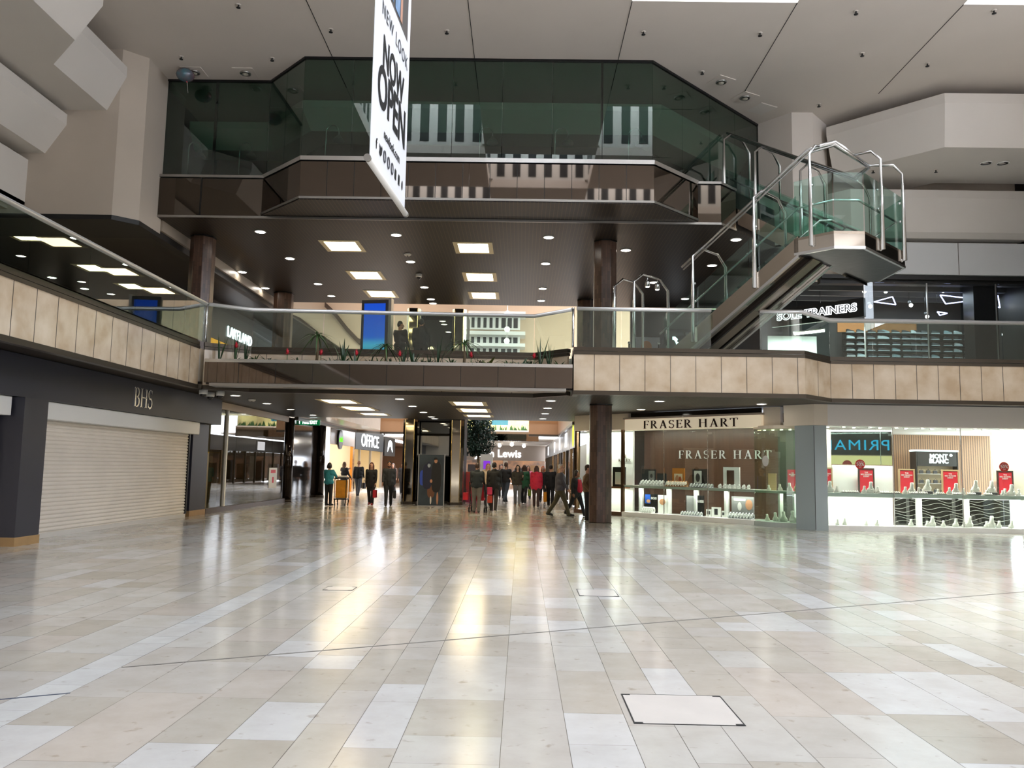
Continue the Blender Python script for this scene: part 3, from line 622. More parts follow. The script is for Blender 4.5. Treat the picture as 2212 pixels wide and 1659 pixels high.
# ---------------------------------------------------------------- mirrored lift core in the middle of the mall
for z0,z1,w in ((0,3.49,'on the ground floor'),(4.4,8.19,'on the first floor')):
    for x0,x1,sd in ((-4.95,-4.35,'near the dark recess side'),(-3.02,-2.42,'near the leafy tree side')):
        t = T('mirrored_pier', 'bronze mirror-clad pier %s, %s' % (w, sd), 'pillar', ((x0+x1)/2,33.7,z0))
        mb = MB(); c = (x1-x0)/2; mb.prism([(-c,.1),(-c+.12,-.1),(c-.12,-.1),(c,.1),(c,.6),(-c,.6)], .1, z1-z0); mb.obj('mirror_casing', mat('gold_mirror',(150,140,122),.06,1), t)
        mb = MB(); mb.prism([(-c-.02,.1),(-c+.11,-.12),(c-.11,-.12),(c+.02,.1),(c+.02,.6),(-c-.02,.6)], 0, .1); mb.obj('foot', m_brown, t)
        for px in (-c+.12, c-.12): mb = MB(); mb.tube([(px,-.11,.1),(px,-.11,z1-z0)], .014, 8); mb.obj('edge_bead', mat('brass_bead',(214,180,110),.2,1), t)
    t = T('mirror_wall', 'large dark mirror panel between the two mirrored piers %s' % w, 'mirror', (-3.7,34.6,z0))
    mb = MB(); mb.box(-.66,.68,0,.06,0,z1-z0); mb.obj('mirror_sheet', mat('grey_mirror',(140,138,128),.02,1), t)
    mb = MB(); mb.box(-.66,.68,-.012,0,2.0,2.03); mb.obj('panel_joint', m_black, t)
mb = MB(); mb.box(-4.9,-2.45,34.7,36.4,0,8.2); S(mb.obj('wall_back', m_dark))

# advertising stand with a family portrait picture
t = T('poster_stand', 'freestanding dark poster stand with a picture of a dressed-up family, between the mirrored piers', 'poster stand', (-3.58,32.5,0))
mb = MB(); mb.box(-.5,.5,-.04,.06,.02,2.02); mb.obj('panel', mat('poster_dark',(24,32,40),.35,col2=(52,66,74),scale=1.4), t)
mb = MB(); mb.box(-.52,.52,-.2,.2,0,.02); mb.obj('base_plate', m_steel2, t)
for x in (-.515,.515): mb = MB(); mb.box(x-.015,x+.015,-.05,.07,.02,2.05); mb.obj('frame_edge', m_steel2, t)
def flat(t, name, cx_, cz, rx, rz, m, y=-.043, n=16, sq=2.0):
    mb = MB(); P = []
    for k in range(n):
        a = 2*pi*k/n; s_ = lambda v: (abs(v)**(2/sq))*(1 if v >= 0 else -1); P.append((cx_+rx*s_(cos(a)), cz+rz*s_(sin(a))))
    v = [mb.b.verts.new((x,y,z)) for x,z in P]; w = [mb.b.verts.new((x,y+.004,z)) for x,z in P]; mb.b.faces.new(v); mb.b.faces.new(w[::-1])
    for k in range(n): mb.b.faces.new((v[k],w[k],w[(k+1)%n],v[(k+1)%n]))
    return mb.obj(name, m, t)
pk = lambda n, c: mat(n, c, .5)
pf, pn, pb = pk('print_skin',(176,128,100)), pk('print_navy',(20,26,52)), pk('print_black',(12,12,14))
for nm, a in (('printed_suit',(.2,1.15,.2,.62,pb)),('printed_dress',(-.16,1.15,.19,.5,pn)),('printed_child',(.0,.62,.15,.3,pk('print_brown',(104,66,44)))),('printed_cloak',(-.36,1.1,.1,.3,pk('print_blue',(40,70,170))))): flat(t, nm, *a[:4], a[4], y=-.043-.001*a[3], sq=3)
for nm, a in (('printed_face',(.17,1.78,.065,.09,pf)),('printed_face',(-.1,1.6,.06,.085,pk('print_pale',(150,160,170)))),('printed_face',(.0,.98,.05,.07,pf)),('printed_hair',(.16,1.87,.075,.05,pb)),('printed_hair',(-.1,1.69,.07,.05,pn)),('printed_leg',(.26,.3,.04,.25,pf)),('printed_leg',(.0,.22,.03,.16,pk('print_white',(220,214,210))))): flat(t, nm, *a[:4], a[4], y=-.046)
# ---------------------------------------------------------------- other side of the mall: dark shop fronts with lit signs
m_gold = mat('gilt_jamb', (150,120,80), .2, .9)
def corridor_shop(y0, y1, lab, sign, col, fcol=(46,40,36)):
    t = T('shopfront', lab, 'shopfront', (2.25,y0,0))
    mb = MB(); mb.box(2.2,2.34,y0,y1,2.45,3.49); mb.obj('fascia_board', mat('dark_fascia', fcol, .3), t, True)
    n = max(2, int((y1-y0)/2.2))
    for i in range(n+1): y = y0+.1+(y1-y0-.2)*i/n; mb = MB(); mb.box(2.2,2.34,y-.07,y+.07,.02,2.45); mb.obj('mullion', m_gold if i in (0,n) else m_brown, t, True)
    for i in range(n):
        a = y0+.17+(y1-y0-.2)*i/n; b = y0+.03+(y1-y0-.2)*(i+1)/n; mb = MB(); mb.box(2.26,2.28,a,b,.1,2.44); mb.obj('glass_pane', glass('dark_glass',(120,110,100),2.0), t, True)
    m = glow('sign_glow_c', col, 2.4)
    if sign == 'O':
        mb = MB(); mb.lathe([(.0,-.02),(.44,-.02),(.44,.0),(0,.0)], 24); o = mb.obj('sign_disc', m, t); o.rotation_euler = (0,-pi/2,0); o.location = (-.07,(y1-y0)/2,2.95)
    else: w_ = {'LL':.8,'HS':.5,'OS':.6,'NE':.9}[sign]; mb = MB(); mb.box(-.07,-.05,(y1-y0)/2-w_,(y1-y0)/2+w_,2.62,3.3); mb.obj('sign_panel', m, t)
corridor_shop(32.4,37.0,'dark shop front with a yellow-green round sign, first past the jeweller in the mall','O',(206,214,60))
corridor_shop(37.2,43.2,'dark shop front with a white sign, second past the jeweller in the mall','LL',(245,248,255))
corridor_shop(43.4,50,'dark shop front, third past the jeweller in the mall','HS',(240,240,245))
corridor_shop(50.2,58,'dark shop front, fourth past the jeweller in the mall','OS',(235,235,240))
corridor_shop(58.2,75,'dark shop front, last past the jeweller before the big store','NE',(235,235,240))
mb = MB(); mb.box(5.0,5.2,31.5,76,0,3.5); S(mb.obj('wall_right', mat('dim_brown_wall',(92,66,46),.7)))
L = D.lights.new('shop_fill_light','AREA'); L.shape = 'RECTANGLE'; L.size = 2; L.size_y = 40; L.energy = 90; L.color = (1,.7,.4); lo = D.objects.new('shop_fill_light', L); COL.objects.link(lo); lo.location = (3.8,54,3.3)

# big store at the far end
t = T('storefront', 'pale fascia of the big store with white lettering closing the end of the mall', 'shopfront', (-2,76,0))
mb = MB(); mb.box(-10,2.4,75.9,76.2,2.2,3.6); mb.obj('fascia_board', mat('stone_grey_fascia',(158,146,136),.5), t, True)
text('lettering', 'John Lewis', .98, m_signw, t, (-.15,-.14,2.82), ext=.02, bold=.012)
mb = MB(); mb.box(-10,2.4,75.7,76,3.6,4.3); mb.obj('ceiling_edge', m_beam, t, True)
for x in (-6,-1.5): mb = MB(); mb.box(x-.2,x+.2,75.95,76.15,.02,2.2); mb.obj('jamb', m_warmw, t, True)
mb = MB(); mb.box(-10,2.4,82,82.2,0,4); S(mb.obj('wall_back', mat('honey_store_wall',(120,82,50),.6,col2=(36,26,20),scale=1.3)))
mb = MB(); mb.box(-10,2.4,76,82,2.9,3.0); S(mb.obj('ceiling', m_warmw))
L = D.lights.new('shop_fill_light','AREA'); L.shape = 'RECTANGLE'; L.size = 10; L.size_y = 5; L.energy = 90; L.color = (1,.8,.55); lo = D.objects.new('shop_fill_light', L); COL.objects.link(lo); lo.location = (-3.5,79,2.85)
mb = MB(); mb.box(-10,2.4,58,76,3.62,3.7); S(mb.obj('ceiling', m_ceil))
for k in range(6):
    p = ((-5.6,66),(-3.2,66),(-.8,66),(-4.2,70),(-1.9,70),(.2,70))[k]
    t = T('globe_lamp', 'white ceiling globe, %s in the %s row before the big store' % (ORD[k%3], 'nearer' if k < 3 else 'further'), 'lamp', (p[0],p[1],3.62), 0, 'globes before the big store')
    mb = MB(); mb.ball((0,0,-.18), .15, 12); mb.obj('globe', m_lampw, t); mb = MB(); mb.tube([(0,0,0),(0,0,-.06)], .05, 8); mb.obj('fitting', m_steel2, t)

for k in range(9):
    t = T('store_lamp', 'small warm lamp glowing inside the big store, %s from the lift core side' % ORD[k], 'lamp', (-6.4+.95*k,80+.6*(k%3),2.895), 0, 'warm lamps inside the big store'); mb = MB(); mb.ball((0,0,-.3),.13,10); mb.obj('globe', glow('warm_globe',(255,190,110),6), t); mb = MB(); mb.tube([(0,0,0),(0,0,-.18)],.02,6); mb.obj('stem', m_black, t)
for k in range(6):
    t = T('display_stand', 'dark goods display stand inside the big store, %s from the lift core side' % ORD[k], 'display stand', (-6.2+1.5*k,78.4,0), 0, 'display stands inside the big store'); mb = MB(); mb.box(-.45,.45,-.3,.3,.1,1.5+.3*(k%2)); mb.obj('stand_body', mat('stand_tone',((70,44,30),(40,36,40),(120,90,60))[k%3],.6), t); mb = MB(); mb.box(-.5,.5,-.34,.34,0,.1); mb.obj('plinth', m_black, t)
# first-floor bridge crossing the far void
t = T('bridge', 'first-floor bridge with a planted trough and a cyan banner, high over the mall', 'bridge', (-1.2,58,3.4))
mb = MB(); mb.box(-4.6,1.2,57.6,57.9,3.45,4.1); mb.obj('mirror_band', m_mirrorK, t, True)
mb = MB(); mb.box(-4.6,1.2,57.55,57.6,4.1,4.2); mb.obj('rail', m_steel, t, True)
mb = MB()
for k in range(70): x = rnd.uniform(-4.5,1.1); h = rnd.uniform(.25,.5); mb.face([(x-.08,57.8,4.15),(x+.08,57.75,4.15),(x+rnd.uniform(-.2,.2),57.7,4.15+h)])
mb.obj('foliage', mat('trough_leaf',(46,86,40),.5), t, True)
mb = MB(); mb.box(-4.6,1.2,57.95,57.97,4.2,5.3); mb.obj('glass_pane', m_glass, t, True)
t = T('banner', 'cyan hanging banner beyond the planted bridge', 'banner', (-1.6,58.6,4.6)); mb = MB(); mb.box(-.6,.6,0,.02,0,1.1); mb.obj('banner_cloth', glow('cyan_print',(40,190,225),.9), t); mb = MB(); mb.tube([(-.62,.01,1.1),(.62,.01,1.1)], .02, 6); mb.obj('banner_pole', m_steel, t)  # cloth glows by itself, brightness put into the colour instead of lit
mb = MB(); mb.box(-10,3,63,63.2,4.4,9); S(mb.obj('wall_back', mat('amber_upper_wall',(206,186,120),.6,col2=(120,96,50),scale=.9)))
L = D.lights.new('shop_fill_light','AREA'); L.shape = 'RECTANGLE'; L.size = 8; L.size_y = 3; L.energy = 260; L.color = (1,.9,.65); lo = D.objects.new('shop_fill_light', L); COL.objects.link(lo); lo.location = (-2,61,7)

# far first-floor edges of the second void
def farband(path, lab):
    t = T('balcony_front', lab, 'balcony front', (path[0][0],path[0][1],3.5))
    mb = MB(); sweep(mb, path, [(0,3.5),(0,4.4),(.1,4.4),(.1,3.5)]); mb.obj('stone_cladding', mat('tan_panel',(150,116,86),.3,var=.06,scale=.8), t, True)
    mb = MB(); sweep(mb, path, [(-.02,3.38),(-.02,3.5),(.15,3.5),(.15,3.38)]); mb.obj('bottom_trim', m_brown, t, True)
farband([(-9.3,33.5),(-9.3,45.6),(-8.2,46.8),(-5.0,46.8)], 'tan-panelled far balcony front above the bright shops')
farband([(.4,46.8),(2.1,46.8),(2.1,33.6)][::1], 'tan-panelled far balcony front on the jeweller side of the mall')

# upper hall beyond: pale walls, dark raking bulkheads, striped roof beams and globes
mb = MB(); mb.box(-17.4,15.6,46.2,46.5,4.4,12); S(mb.obj('wall_back', mat('peach_plaster',(206,182,156),.8,var=.04,scale=.5)))
mb = MB(); mb.box(-17.4,15.6,33.1,46,12,12.2); S(mb.obj('ceiling', m_ceil))
m_rake = mat('dark_rake',(74,54,38),.6)
for sv in ([(-13.4,10.15),(-12.9,9.95),(-11.9,9.2),(-11.0,8.4),(-10.4,8.0)],[(-11.5,10.9),(-10.9,10.35),(-10.2,9.5),(-9.5,8.8),(-8.9,8.65),(-8.0,8.65)],[(-11.3,8.5),(-10.7,8.1),(-10.2,7.7)]):
    mb = MB()
    for (a,b),(c,d) in zip(sv,sv[1:]):
        v = [mb.b.verts.new(p) for p in ((a,45.9,b),(c,45.9,d),(c,45.9,d-.3),(a,45.9,b-.3),(a,46.2,b),(c,46.2,d),(c,46.2,d-.3),(a,46.2,b-.3))]
        for f in ((0,1,2,3),(7,6,5,4),(0,4,5,1),(3,2,6,7),(0,3,7,4),(1,5,6,2)): mb.b.faces.new([v[i] for i in f])
    bmesh.ops.remove_doubles(mb.b, verts=mb.b.verts, dist=1e-4); S(mb.obj('trim_16', m_rake))
for k, (z,h) in enumerate(((10.25,.22),(9.12,.2),(8.45,.18),(7.9,.16))):                     # striped bulkheads
    mb = MB(); mb.box(-3.1,.1,44.6,45.9,z-h,z); mb.mi = 1
    for i in range(8): x = -2.95+i*.34; mb.box(x,x+(.17 if i < 5 else .24),45.2,45.22,z-h-.62+.1*k,z-h-.05)
    mb.mi = 0; mb.box(-3.1,-.2,45.22,45.3,z-h-.72+.1*k,z-h); S(mb.obj('trim_17', [m_white, m_black]))
for k, z in enumerate((10.05,9.1,8.4)):
    t = T('globe_lamp', 'hanging globe lamp, %s from the top before the striped bulkheads' % ORD[k], 'lamp', (-.9,44.2-.36*k,z), 0, 'hanging globes on the upper floor'); mb = MB(); mb.ball((0,0,0), .16, 12); mb.obj('globe', glow('soft_globe',(255,250,240),2.5), t)
    mb = MB(); mb.tube([(0,0,.16),(0,0,12-z)], .012, 6); mb.obj('drop_rod', m_steel, t)
for x, y, e in ((-7,40,280),(4,40,280)):
    L = D.lights.new('added_wall_wash','AREA'); L.shape = 'RECTANGLE'; L.size = 6; L.size_y = 8; L.energy = e; L.color = (1,.8,.66); lo = D.objects.new('added_wall_wash', L); COL.objects.link(lo); lo.location = (x,y,11.9); lo.rotation_euler = (radians(62),0,0); L.spread = radians(100)  # unseen tilted lamps, added to brighten the far upper wall
# ---------------------------------------------------------------- jeweller's shop on the corner: angled front, curved bay, straight front
R45 = -pi/4; A0 = (1.95,29.5,0.0)
def dg(s, d, z=0.0): return (A0[0]+(s+d)*.70711, A0[1]+(d-s)*.70711, z)
m_cream = mat('cream_fascia', (238,226,206), .45); m_shelf = mat('white_gloss_shelf', (245,244,240), .2)
m_wood = mat('dark_walnut_wall', (84,58,44), .35, var=.12, scale=1.5, stretch=(6,6,.4)); m_char = mat('charcoal_board', (52,52,56), .4)
m_blow = mat('lit_white_lining', (250,248,244), .6)
def place(o): o.location = A0; o.rotation_euler = (0,0,R45); return o
t = T('jewellers_front', 'cream and glass jewellery front at an angle, with bronze serif letters on a lit fascia', 'shopfront', A0, R45)
mb = MB(); mb.box(0,2.5,-.06,.1,2.94,3.49); mb.obj('fascia_board', m_cream, t)
mb = MB(); mb.box(7.46,8.0,-.06,.1,2.95,3.49); mb.obj('fascia_board', m_cream, t)
mb = MB(); mb.box(2.4,7.45,-.2,.1,2.9,3.27); mb.obj('sign_box', mat('lit_cream_sign',(252,236,206),.5,emit=.25), t)
mb = MB(); mb.box(2.35,7.5,-.24,.1,3.27,3.33); mb.obj('sign_cornice', m_strip, t)
mb = MB(); mb.box(2.5,7.35,0,.06,3.33,3.49); mb.obj('dark_gap_strip', mat('dark_gap_fill',(40,34,30),.1), t)  # dark strip painted in for the black shaded gap above the sign
roman('lettering', 'FRASER HART', .26, mat('dark_bronze_letter',(44,32,22),.35,.4), t, (4.98,-.225,3.07), 0, .03, 1.42, .16)
for s in (.02,1.3,2.12): mb = MB(); mb.box(s,s+.09,-.05,.06,.13,2.94); mb.obj('jamb', mat('mirror_brown_jamb',(110,84,62),.12,.8), t)
mb = MB(); mb.box(0,2.2,-.04,.1,0,.13); mb.obj('plinth', mat('walnut_plinth',(88,58,40),.4), t)
mb = MB(); mb.box(2.2,7.14,-.1,.75,0,.148); mb.obj('white_plinth', m_shelf, t)
mb = MB(); mb.box(2.2,7.14,.04,.7,.97,1.048); mb.obj('shelf', m_shelf, t)
for s in (2.62,3.75,4.8,5.9): mb = MB(); mb.box(s,s+.07,.3,.5,.15,.97); mb.obj('shelf_support', m_shelf, t)
for a,b in ((.12,1.29),(1.4,2.11),(2.22,3.85),(3.86,5.5),(5.51,7.12)): mb = MB(); mb.box(a,b,0,.012,.16,2.9); mb.obj('glass_pane', m_glass, t)
mb = MB(); mb.box(.1,2.1,.12,.5,.93,.978); mb.obj('shelf', mat('copper_shelf',(170,100,62),.3), t)
for s in (3.855,5.505): mb = MB(); mb.box(s-.008,s+.008,-.006,.02,.16,2.9); mb.obj('pane_joint', m_steel, t)
# curved bay
arc = [(7.15+1.5*k/10, -.34*sin(pi*(.15+.85*k/10))+.1) for k in range(11)]
mb = MB(); sweep(mb, arc, [(0,.14),(0,2.84),(.012,2.84),(.012,.14)]); mb.obj('curved_glass', glass('curved_glass',(225,240,228),1.6), t)
mb = MB(); mb.prism([(a,b-.05) for a,b in arc]+[(8.65,.75),(7.15,.75)], 0, .138); mb.obj('curved_plinth', mat('pale_grey_plinth',(196,204,200),.35), t)
mb = MB(); mb.prism([(a,b+.05) for a,b in arc]+[(8.65,.7),(7.15,.7)], .97, 1.038); mb.obj('curved_shelf', m_shelf, t)
mb = MB(); mb.prism([(a,b-.05) for a,b in arc]+[(8.65,.75),(7.15,.75)], 2.84, 2.94); mb.obj('curved_header', m_cream, t)
for s in (7.75,8.2): mb = MB(); mb.box(s,s+.06,.2,.4,.14,.97); mb.obj('shelf_support', m_shelf, t)
place(S(MB().box(2.15,7.3,1.25,1.35,0,3.4).obj('wall_right', m_wood)))
place(S(MB().box(.0,2.12,.62,.72,0,3.4).obj('wall_right', m_blow)))
place(S(MB().box(7.3,8.7,1.1,1.2,0,3.4).obj('wall_right', mat('dim_green_wall',(60,62,52),.5))))
place(S(MB().box(0,8.7,.1,1.3,2.96,3.04).obj('ceiling', m_blow)))
o = roman('lettering', 'FRASER HART', .27, mat('silver_letter_face',(206,206,206),.3), None, (0,0,0), R45, .02, 1.25, .22); o.location = dg(5.35,1.22,2.12); tag(o, 'silver serif letters fixed on the dark walnut wall inside the jewellery shop', 'lettering')
def area(loc, sx, sy, e, col=(1,.95,.88), rot=(0,0,0)):
    L = D.lights.new('display_light','AREA'); L.shape = 'RECTANGLE'; L.size = sx; L.size_y = sy; L.energy = e; L.color = col; lo = D.objects.new('display_light', L); COL.objects.link(lo); lo.location = loc; lo.rotation_euler = rot
area(dg(4.7,.1,2.93), 4.9,.16, 110, rot=(radians(18),0,R45)); area(dg(4.7,.25,.95), 4.9,.3, 45, rot=(0,0,R45)); area(dg(1.05,.33,2.9), 2,.4, 70, rot=(0,0,R45)); area(dg(1.05,.3,.92), 2,.3, 18, rot=(0,0,R45)); area(dg(7.9,.1,2.8), 1.1,.2, 40, rot=(radians(18),0,R45)); area(dg(7.9,.35,.95), 1.2,.3, 10, rot=(0,0,R45))
# pier and straight front
t = T('corner_pier', 'pale blue-grey panelled pier at the corner of the jewellery shop', 'pillar', (8.14,22.7,0))
mb = MB(); mb.prism([(7.74,23.1),(8.14,22.7),(8.49,22.7),(8.49,22.79),(8.18,22.79),(8.18,23.2),(8.03,23.36)], 0, 2.9); mb.obj('pier_panel', mat('blue_grey_panel',(168,180,182),.35), t, True)
mb = MB(); mb.box(8.133,8.147,22.694,22.7,.02,2.88); mb.obj('panel_joint', m_black, t, True)
t = T('jewellers_front', 'straight jewellery shop window wall with red sale posters and a pale fascia', 'shopfront', (8.5,22.9,0))
mb = MB(); mb.prism([(7.5,23.3),(8.14,22.67),(8.52,22.67),(8.52,23.2),(8.03,23.6),(7.8,23.6)],2.905,3.49); mb.obj('fascia_corner', m_cream, t, True)
mb = MB(); mb.box(8.52,15.6,22.67,23.0,2.905,3.49); mb.obj('fascia_board', mat('pale_mauve_fascia',(240,235,228),.5), t, True)
for a,b in ((8.52,10.4),(10.41,12.3),(12.31,14.2),(14.21,15.6)): mb = MB(); mb.box(a,b,22.9,22.912,.14,2.9); mb.obj('glass_pane', m_glass, t, True)
for x in (10.405,12.305,14.205): mb = MB(); mb.box(x-.008,x+.008,22.893,22.92,.14,2.9); mb.obj('pane_joint', m_steel, t, True)
mb = MB(); mb.box(8.52,15.6,22.82,23.55,0,.138); mb.obj('white_plinth', m_shelf, t, True)
mb = MB(); mb.box(8.52,15.6,22.93,23.55,.93,1.038); mb.obj('shelf', m_shelf, t, True)
for x in (11.22,12.55,14.2): mb = MB(); mb.box(x,x+.09,23.2,23.4,.14,.93); mb.obj('shelf_support', m_shelf, t, True)
mb = MB(); mb.box(8.52,10.66,23.56,23.6,.14,.93); mb.obj('white_back_panel', m_blow, t, True)
mb = MB(); mb.box(8.52,8.93,23.56,23.62,1.04,2.84); mb.obj('cream_back_panel', m_cream, t, True)
mb = MB(); mb.box(8.95,10.68,23.56,23.6,1.04,1.82); mb.obj('cream_low_panel', m_blow, t, True)
mb = MB(); mb.box(13.55,15.6,23.56,23.62,1.04,2.84); mb.obj('cream_back_panel', m_cream, t, True)
mb = MB(); mb.box(10.7,14.0,23.58,23.59,.14,.93); mb.obj('smoked_back_glass', glass('smoked_glass',(70,66,58),2.5), t, True)
mb = MB()
for k in range(7):                                              # etched wave lines
    z0 = .22+k*.105
    pts = [(10.72+3.26*i/60, 23.574, min(.92, z0+.045*sin(i*.42+k*.9)+.02*sin(i*.17))) for i in range(61)]
    mb.tube(pts, .006, 5)
mb.obj('wave_lines', mat('etched_line',(170,168,160),.4), t, True)
mb = MB(); mb.box(8.95,10.68,23.57,23.6,1.84,2.84); o = mb.obj('mirror_panel', mat('clear_mirror',(220,230,228),.01,1), t, True)
for v in o.data.vertices: dx = v.co.x-9.815; v.co.y = 23.7+(v.co.y-23.585)*1.0-dx*(.176); v.co.x = 9.815+dx*.98
S(MB().box(8.6,15.6,27.2,27.4,0,3.4).obj('wall_right', stripes('slatted_oak_wall',(150,112,76),(92,62,40),.075,.4,0,.5)))
S(MB().box(8.4,15.6,23.0,27.3,2.9,2.98).obj('ceiling', m_blow))
t = T('display_cabinet', 'lit black-headed cabinet with white lettering at the back of the jewellery shop', 'cabinet', (13.2,26,0))
mb = MB(); mb.box(-.62,.62,0,.4,1.86,2.32); mb.obj('cabinet_head', m_black, t); mb = MB(); mb.box(-.64,.64,.3,.4,0,1.86); mb.obj('cabinet_back', mat('tan_lining',(196,176,140),.5), t)
mb = MB(); mb.box(-.68,.68,-.02,.4,2.32,2.37); mb.obj('light_strip', m_signw, t)
for z in (1.0,1.3,1.6): mb = MB(); mb.box(-.62,.62,0,.3,z,z+.02); mb.obj('glass_shelf', m_steel2, t)
for x in (-.66,.64): mb = MB(); mb.box(x,x+.03,0,.4,0,2.32); mb.obj('cabinet_side', m_black, t)
text('lettering', 'MONT\nBLANC', .19, m_signw, t, (.05,-.012,2.09), ext=.004, bold=.008, line=.8)
mb = MB(); mb.lathe([(0,0),(.05,0),(.05,.01),(0,.01)], 6); o = mb.obj('star_emblem', m_signw, t); o.rotation_euler = (pi/2,0,0); o.location = (.44,-.005,2.21)
for z in (1.02,1.32,1.62):
    for k in range(5):
        q = T('leather_item', 'small dark leather item, %s on the %s shelf of the black-headed cabinet' % (ORD[k], {1.02:'lowest',1.32:'middle',1.62:'top'}[z]), 'leather goods', (12.75+k*.22,26.12,z), 0, 'goods in the back cabinet')
        mb = MB(); mb.prism([(-.06,-.02),(.06,-.02),(.05,.04),(-.05,.04)],0,.1); mb.obj('body', m_char, q); mb = MB(); mb.tube([(-.03,0,.1),(0,0,.15),(.03,0,.1)], .006, 5); mb.obj('strap', m_char, q)
area((12.05,23.0,2.86), 7,.14, 190, rot=(radians(20),0,0)); area((12.05,23.0,.9), 7,.12, 85, rot=(radians(20),0,0)); area((12,25.4,2.85), 6,2, 90)
# strips of tiny spotlights over the displays
def spot(p, lab, rz=0):
    t = T('spotlight', lab, 'spotlight', p, rz, 'spotlights over the jewellery displays'); mb = MB(); mb.lathe([(0,0),(.045,0),(.045,-.02),(.0,-.02)], 12); mb.obj('lens', m_lampw, t); mb = MB(); mb.lathe([(.045,0.002),(.06,0.002),(.06,-.022),(.046,-.022)], 12); mb.obj('bezel', m_steel, t)
for k in range(15): spot(dg(2.5+k*.33,.12 if k%2 else .3,2.955), 'tiny bright spotlight, %s from the column in the angled jewellery window' % ORD[k])
for k in range(5): spot(dg(7.35+k*.27,.2,2.835), 'tiny bright spotlight, %s along the curved jewellery bay' % ORD[k])
for k in range(18): spot((8.75+k*.37,23.08 if k%2 else 23.3,2.895), 'tiny bright spotlight, %s from the blue-grey pier in the straight jewellery window' % ORD[k])
for k in range(4): spot(dg(.25+k*.28,.25,2.955), 'tiny bright spotlight, %s in the narrow white window by the mall' % ORD[k])

# ---- goods on display
m_bust = mat('white_bust', (244,240,232), .5); m_bustc = mat('cream_bust', (228,200,150), .5); m_pearl = mat('pearl_bead',(230,222,214),.25)
def bust(p, h, lab, rz=0, m=m_bust):
    t = T('necklace_bust', lab, 'display bust', p, rz, 'necklace busts in the jewellery windows'); mb = MB(); n = 7
    prof = [(-.36,.0),(-.42,.22),(-.36,.36),(-.2,.5),(-.15,.72),(-.16,.92),(-.1,1.0),(.1,1.0),(.16,.92),(.15,.72),(.2,.5),(.36,.36),(.42,.22),(.36,.0)]
    f = [mb.b.verts.new((x*h*.8, -.02+.16*h*(1-z), z*h)) for x,z in prof]; f = f; b = [mb.b.verts.new((x*h*.8, .02+.16*h*(1-z)+.01, z*h)) for x,z in prof]
    f2 = [mb.b.verts.new((x*h*.8*.6, -.045*h-.02+.16*h*(1-z), z*h*.97)) for x,z in prof]
    k = len(prof); mb.b.faces.new(f2); mb.b.faces.new(b[::-1])
    for i in range(k): mb.b.faces.new((f[i],f[(i+1)%k],f2[(i+1)%k],f2[i])); mb.b.faces.new((b[i],b[(i+1)%k],f[(i+1)%k],f[i]))
    mb.obj('bust_board', m, t, smooth=True)
    mb = MB(); mb.tube([(.17*h*sin(a), -.09*h+.09*h*(1-cos(a)), h*(.52-.22*cos(a))) for a in [-2.2+4.4*i/14 for i in range(15)]], .006, 5); mb.obj('necklace', m_pearl, t); return t
def ringtray(p, lab, rz=0):
    t = T('ring_tray', lab, 'ring tray', p, rz, 'ring trays in the jewellery windows'); mb = MB(); mb.prism([(-.14,-.08),(.14,-.08),(.14,.08),(-.14,.08)],0,.02); mb.obj('tray_base', mat('grey_tray',(150,146,142),.5), t)
    for i in range(5):
        mb = MB(); mb.cap((-.1+i*.05,.0,.03),.018,(-.1+i*.05,.03,.055),.015,8); mb.obj('ring_pad', m_bust, t, smooth=True)
def redposter(x0, x1, y, lab, m_fr):
    w = x1-x0; t = T('sale_poster', lab, 'poster', ((x0+x1)/2,y,1.04), 0, 'red sale posters in the straight jewellery window')
    mb = MB(); mb.box(-w/2+.04,w/2-.04,-.01,.01,.03,.66); mb.obj('red_sheet', m_red, t)
    for a in ((-w/2,w/2,0,.03),(-w/2,w/2,.66,.7),(-w/2,-w/2+.04,.03,.66),(w/2-.04,w/2,.03,.66)): mb = MB(); mb.box(a[0],a[1],-.02,.02,a[2],a[3]); mb.obj('frame_bar', m_fr, t)
    text('lettering', 'THE\nMID SEASON\nEVENT', .055, m_white, t, (0,-.013,.52), ext=.001, bold=.001)
m_tanfr = mat('tan_frame',(190,160,120),.4); m_dkfr = mat('dark_frame',(60,46,40),.4)
for k,(x0,x1) in enumerate(((8.5,8.9),(9.61,10.09),(10.76,11.24),(11.98,12.49),(13.55,14.03))):
    redposter(x0+.02, x1, 23.42, 'red sale poster with white print, %s from the blue-grey pier' % ORD[k], m_tanfr if k in (0,2,3) else m_dkfr)
    for j,(dx,h) in enumerate(((-.16,.2),(.02,.32),(.2,.19))): bust(((x0+x1)/2+dx,23.15-.02*j,1.04), h, 'white necklace bust, %s of three before the %s red poster' % (ORD[j],ORD[k]))
for k,x in enumerate((11.5,12.85,13.3)):
    t = T('display_block', 'small dark riser block under a tall bust, %s from the pier' % ORD[k], 'display block', (x,23.2,1.04)); mb = MB(); mb.box(-.1,.1,-.06,.06,0,.08); mb.obj('block_body', m_char, t); mb = MB(); mb.box(-.11,.11,-.07,.07,.08,.09); mb.obj('block_top', m_bust, t)
    bust((x,23.2,1.131), .32, 'tall white necklace bust raised on the %s dark riser block' % ORD[k])
    for j in (-.2,.22): bust((x+j,23.08,1.04), .15, 'low white bust beside the %s dark riser block, on its %s side' % (ORD[k],'pier' if j < 0 else 'far'))
for k,x in enumerate((9.1,9.35,10.2,10.5,11.0,11.28,11.75,12.2,12.62,13.08,14.3,14.6)): ringtray((x,23.02,1.04), 'grey ring tray, %s from the pier along the shelf edge' % ORD[k])
